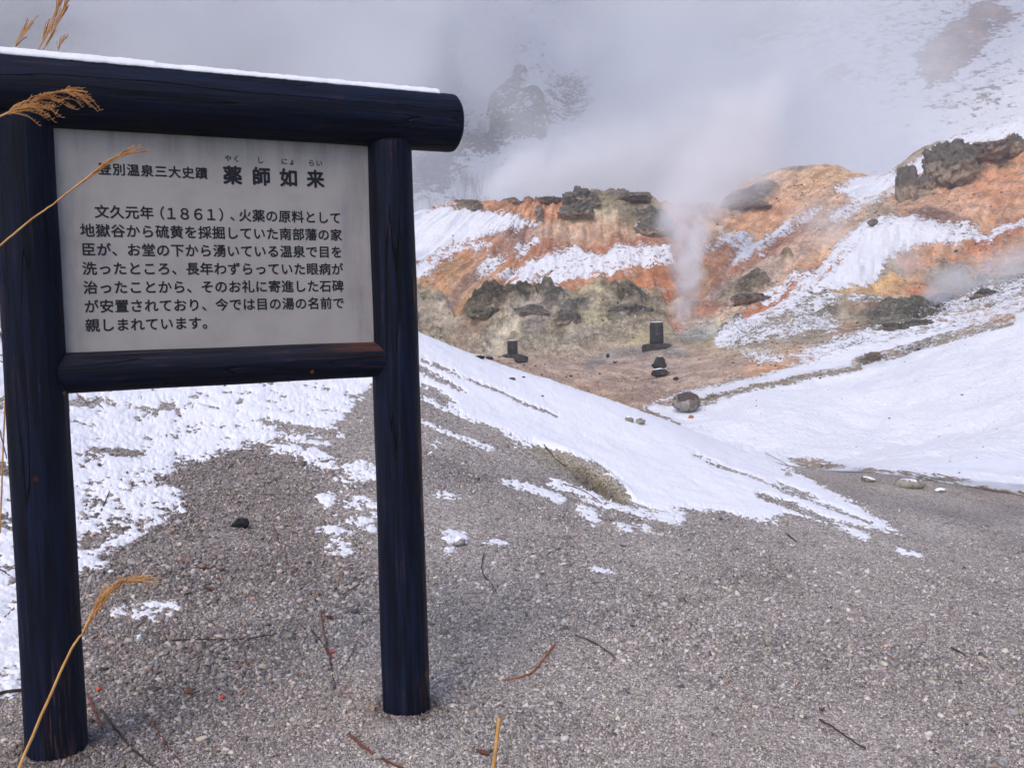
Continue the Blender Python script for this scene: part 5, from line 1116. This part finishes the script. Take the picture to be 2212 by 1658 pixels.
# ------------------------------------------------------------------ dry grass
def at_s(pts, d): return [at(a, b, d + (c if c else 0)) for a, b, c in [(q + (0,))[:3] for q in pts]]
def grass(stem, plume_axis, d, seed, lab, n=26, length=60, droop=.5, r=.0022, side=1.0, spread=10, foot=None, thick=.0006):
    """a dry stalk; the plume is many fine beaded threads that leave the axis at a narrow angle"""
    P = at_s(stem, d); A = at_s(plume_axis, d); origin = np.array(P[0])
    root = empty('dry_grass', tuple(origin)); tag(root, lab, 'grass stalk', 'dry pampas stalks around the sign', 'thing')
    a = Acc(); pts = ([np.array(foot)] if foot is not None else []) + P; a.add(*tube(pts, r, r * .6, 7, .0004, seed)); a.build('stem', STRAW, parent=root, origin=origin)
    rs = np.random.default_rng(seed); a = Acc(); A = np.array(A); seg = np.r_[0, np.cumsum(np.linalg.norm(np.diff(A, axis=0), axis=1))]; seg /= seg[-1]
    a.add(*tube(list(A), r * .7, r * .25, 6, .0002, seed))
    f = lambda t: np.array([np.interp(t, seg, A[:, k]) for k in range(3)])
    up_ = np.array([0, 0, 1.0])
    for i in range(n):
        t0 = rs.uniform(0, .75); p0 = f(t0); p1 = f(min(t0 + .12, 1)); dr = p1 - p0; dr /= np.linalg.norm(dr) + 1e-9
        L = px(d, length) * rs.uniform(.5, 1.1) * (1 - .3 * t0); off = np.cross(dr, rs.normal(size=3)); off /= np.linalg.norm(off) + 1e-9
        off = off * px(d, spread) * rs.uniform(.3, 1.2) * side
        q = [p0]
        for s in (.25, .5, .75, 1.0):
            q.append(p0 + dr * L * s + off * s ** .8 - up_ * droop * L * s ** 2.2 * rs.uniform(.5, 1.2))
        V, F_ = tube(q, thick, thick * .6, 4, .0003, seed * 50 + i, sub=4); a.add(V, F_)
        for s in np.linspace(.15, 1, int(10 + L * 60)):        # spikelets
            k = s * 4; j = min(int(k), 3); c = q[j] + (q[j + 1] - q[j]) * (k - j); e = c + dr * .005 + rs.normal(0, .0016, 3)
            V, F_ = tube([c, c + (e - c) * .5, e], thick * 1.5, thick * .4, 3, sub=2); a.add(V, F_)
    a.build('plume', PLUME, parent=root, origin=origin); return root
fl = lambda x, y, d: tuple(np.array(at(x, y, d)))
grass([(-220, 700), (0, 530), (60, 480), (120, 437)], [(120, 437), (180, 390), (235, 348), (270, 332), (326, 326)], 1.9, 1, 'dry stalk with a narrow golden plume crossing the writing on the panel', n=22, length=95, droop=.06, r=.0022, spread=4.5, foot=fl(-420, 1500, 1.9), thick=.0005)
grass([(-250, 420), (-60, 285), (0, 252)], [(0, 252), (60, 225), (100, 206), (150, 196), (190, 200)], 1.9, 2, 'feathery brown plume drooping across the left end of the top beam', n=44, length=85, droop=.55, r=.0026, spread=20, foot=fl(-420, 1400, 1.9), thick=.0006)
grass([(-60, 430), (-10, 240), (28, 108)], [(28, 108), (45, 82), (70, 42)], 3.6, 3, 'short thin plume standing behind the beam at the far left', n=14, length=40, droop=-.02, r=.003, spread=7, foot=fl(-120, 1150, 3.9), thick=.0012)
grass([(20, 700), (60, 300), (82, 110)], [(82, 110), (105, 60), (128, 0), (140, -30)], 3.6, 4, 'tall plume behind the beam, left one of the pair', n=22, length=60, droop=-.02, r=.003, spread=8, foot=fl(0, 1150, 3.9), thick=.0012)
grass([(60, 700), (85, 260), (94, 108)], [(94, 108), (115, 65), (140, 15), (150, -15)], 3.6, 5, 'tall plume behind the beam, right one of the pair', n=20, length=60, droop=-.02, r=.003, spread=8, foot=fl(60, 1150, 3.9), thick=.0012)
grass([(100, 500), (118, 200), (124, 112)], [(124, 112), (132, 95), (146, 76)], 4.2, 6, 'faint fine plume just above the beam, right of the tall pair', n=10, length=26, droop=-.02, r=.002, spread=9, foot=fl(100, 1100, 4.3), thick=.0008)
grass([(40, 1660), (100, 1520), (155, 1400), (178, 1368)], [(178, 1368), (205, 1310), (232, 1275), (275, 1252), (330, 1248)], 1.75, 7, 'golden plume leaning over the gravel beside the foot of the left post', n=40, length=75, droop=.22, r=.0030, spread=11, foot=fl(-40, 1850, 1.7), thick=.0006)
# brown stalks left of the post
for k, (pts, lab) in enumerate([([(-40, 760, 0), (-6, 778, 0), (16, 786, 0)], 'thin brown bramble stem poking in left of the post, upper one'), ([(-30, 900, 0), (0, 935, 0), (14, 990, 0)], 'thin brown bramble stem left of the post, lower one'), ([(-30, 690, 0), (4, 735, 0), (12, 800, 0)], 'reddish bramble stem at the left frame edge beside the lower beam')]):
    P = at_s(pts, 3.4); P = [np.array(fl(-60, 1180, 3.5))] + P; a = Acc(); a.add(*tube(P, .0032, .0018, 6, .001, k)); o = a.build('bramble_stem', TW_BR, origin=P[0]); tag(o, lab, 'stem', 'bramble stems left of the sign')
# cut reed stub
P = at_s([(1052, 1740, 0), (1066, 1650, 0), (1078, 1549, 0)], 1.95); a = Acc(); a.add(*tube(P, .0042, .0040, 10, 0, 3)); o = a.build('reed_stub', STRAW, origin=P[0]); tag(o, 'golden cut reed stub standing up at the bottom edge', 'reed')

# ------------------------------------------------------------------ steam
def box_obj(name, lo, hi, mat):
    lo, hi = np.array(lo, float), np.array(hi, float); c = (lo + hi) / 2; h = (hi - lo) / 2
    v = np.array([[sx, sy, sz] for sx in (-1, 1) for sy in (-1, 1) for sz in (-1, 1)]) * h
    f = [[0, 1, 3, 2], [4, 6, 7, 5], [0, 4, 5, 1], [2, 3, 7, 6], [0, 2, 6, 4], [1, 5, 7, 3]]
    o = mesh_obj(name, v, f, mat); o.location = tuple(c); return o, c
def vol(g, dens, col=(.93, .94, 1.0, 1), aniso=.0):
    pv = g.n('VolumePrincipled'); g.set(pv.inputs['Density'], dens); g.set(pv.inputs['Color'], col); pv.inputs['Anisotropy'].default_value = aniso
    return g.vol(pv.outputs[0])

# cloud bank between the hills and the mountain, with clear pockets
STEAMC = (.945, .972, 1.0, 1)
g = N('fog_bank'); geo = g.n('NewGeometry').outputs['Position']
n1 = g.noise(geo, .045, 5, .6, .3); s3 = g.n('SeparateXYZ'); g.t.links.new(geo, s3.inputs[0])
dens = g.math('MULTIPLY', g.ramp(n1, .40, .60, .010, .085), g.ramp(s3.outputs[0], -50, 5, .6, 1))
def pocket(dens, X, Y, d, rx, rz, ry, amt=1.0):
    p = at(X, Y, d)
    q = g.vmath('MULTIPLY', g.vmath('SUBTRACT', geo, tuple(p)), (1 / rx, 1 / ry, 1 / rz)); L = g.vmath('LENGTH', q)
    L = g.math('ADD', L, g.math('MULTIPLY', g.math('SUBTRACT', n1, .5), .9))
    return g.math('MULTIPLY', dens, g.ramp(L, .75, 1.35, 1 - amt, 1))
dens = pocket(dens, 1120, 230, 125, 10.5, 9.5, 62, .97)
dens = pocket(dens, 1000, 400, 118, 6, 6, 50, .7)
dens = pocket(dens, 2080, 110, 125, 20, 24, 60, .66)
dens = pocket(dens, 1880, 60, 125, 14, 14, 60, .72)
box_obj('fog_bank', (-75, 79, -3), (110, 165, 85), vol(g, dens, STEAMC))[0]
fb = bpy.data.objects['fog_bank']; tag(fb, 'thick white steam cloud hiding the mountain behind the hills', 'steam', kind='stuff')

# rising plume at the vent and drifting steam over the slopes
def plume(name, label, path, dens0, nscale, seed):
    """path: list of (x, y, d, radius in photo px); density falls off from the path's line"""
    P = [(np.array(at(a, b, d)), px(d, r)) for a, b, d, r in path]
    lo = np.min([p - r * 1.5 for p, r in P], 0); hi = np.max([p + r * 1.5 for p, r in P], 0)
    g = N(name + '_vapour'); geo = g.n('NewGeometry').outputs['Position']
    off = g.vmath('ADD', geo, (seed * 13.1, seed * 7.7, 0))
    n1 = g.noise(off, nscale, 5, .6, .4); w = g.n('TexNoise'); g.set(w.inputs['Vector'], off); w.inputs['Scale'].default_value = nscale * .45
    wv = g.vmath('ADD', geo, g.vmath('MULTIPLY', g.vmath('SUBTRACT', w.outputs[1], (.5, .5, .5)), (2.2 / nscale * .5,) * 3))
    tot = None
    for (p, r), (q, r2) in zip(P[:-1], P[1:]):
        ab = q - p; L2 = float(ab @ ab)
        t = g.math('MULTIPLY', g.vmath('DOT_PRODUCT', g.vmath('SUBTRACT', wv, tuple(p)), tuple(ab)), 1 / L2, clamp=True)
        sc = g.n('VectorMath', operation='SCALE'); sc.inputs[0].default_value = tuple(ab); g.t.links.new(t, sc.inputs['Scale'])
        dist = g.vmath('DISTANCE', wv, g.vmath('ADD', sc.outputs[0], tuple(p)))
        rr = g.math('ADD', g.math('MULTIPLY', t, r2 - r), r); k = g.math('DIVIDE', dist, rr)
        f = g.math('MULTIPLY', g.ramp(k, .15, 1.0, 1, 0), g.math('DIVIDE', path[0][3] / F * path[0][2] * 1.0, rr))
        tot = f if tot is None else g.math('MAXIMUM', tot, f)
    dens = g.math('MULTIPLY', g.math('MULTIPLY', tot, g.ramp(n1, .34, .66)), dens0)
    lo[2] = lo[2]; o, c = box_obj('steam', lo, hi, vol(g, dens, (.95, .965, .99, 1))); tag(o, label, 'steam', 'steam rising from the vents', kind='stuff')
plume('vent', 'tall pale steam plume rising from the vent behind the larger monument', [(1478, 694, 37, 26), (1490, 620, 37.5, 38), (1472, 540, 39, 54), (1478, 470, 41, 72), (1510, 400, 44, 105), (1590, 330, 48, 140)], 4.2, .8, 1)
plume('hole', 'steam drifting right from the dark hole on the valley side', [(2025, 655, 34, 30), (2030, 615, 35, 56), (2120, 585, 36, 60), (2260, 555, 37, 66)], 2.6, .8, 2)
plume('drift', 'thin steam veil over the snowy lobe and the brown slope beside it', [(1960, 575, 43, 60), (1850, 560, 45, 60), (1760, 470, 52, 60)], .42, .5, 3)
plume('crest', 'steam streaming over the saddle between the orange hill and the middle hill', [(1390, 440, 60, 40), (1470, 430, 61, 62), (1600, 400, 63, 60), (1720, 350, 64, 70)], .34, .35, 4)

plume('billow', 'bright billowing steam cloud rolling over the ridge of the orange hill', [(1090, 385, 84, 60), (1230, 345, 84, 80), (1420, 320, 84, 110), (1640, 250, 86, 110)], .9, .2, 5)
plume('creek', 'low white steam hugging the snow where the gravel ends', [(1790, 1000, 10.4, 24), (1950, 1010, 10.5, 30), (2110, 1030, 10.5, 34), (2300, 1040, 10.6, 40)], 14.0, 1.6, 6)

g = N('haze_air')
if 1: hz, _ = box_obj('haze', (-260, -8, -4), (260, 290, 140), vol(g, .0016, (.93, .94, 1.0, 1)))
hz['kind'] = 'stuff'; hz['label'] = 'thin cold mist in the air over the whole valley'; hz['category'] = 'haze'

print('script seconds', time.time() - T0)
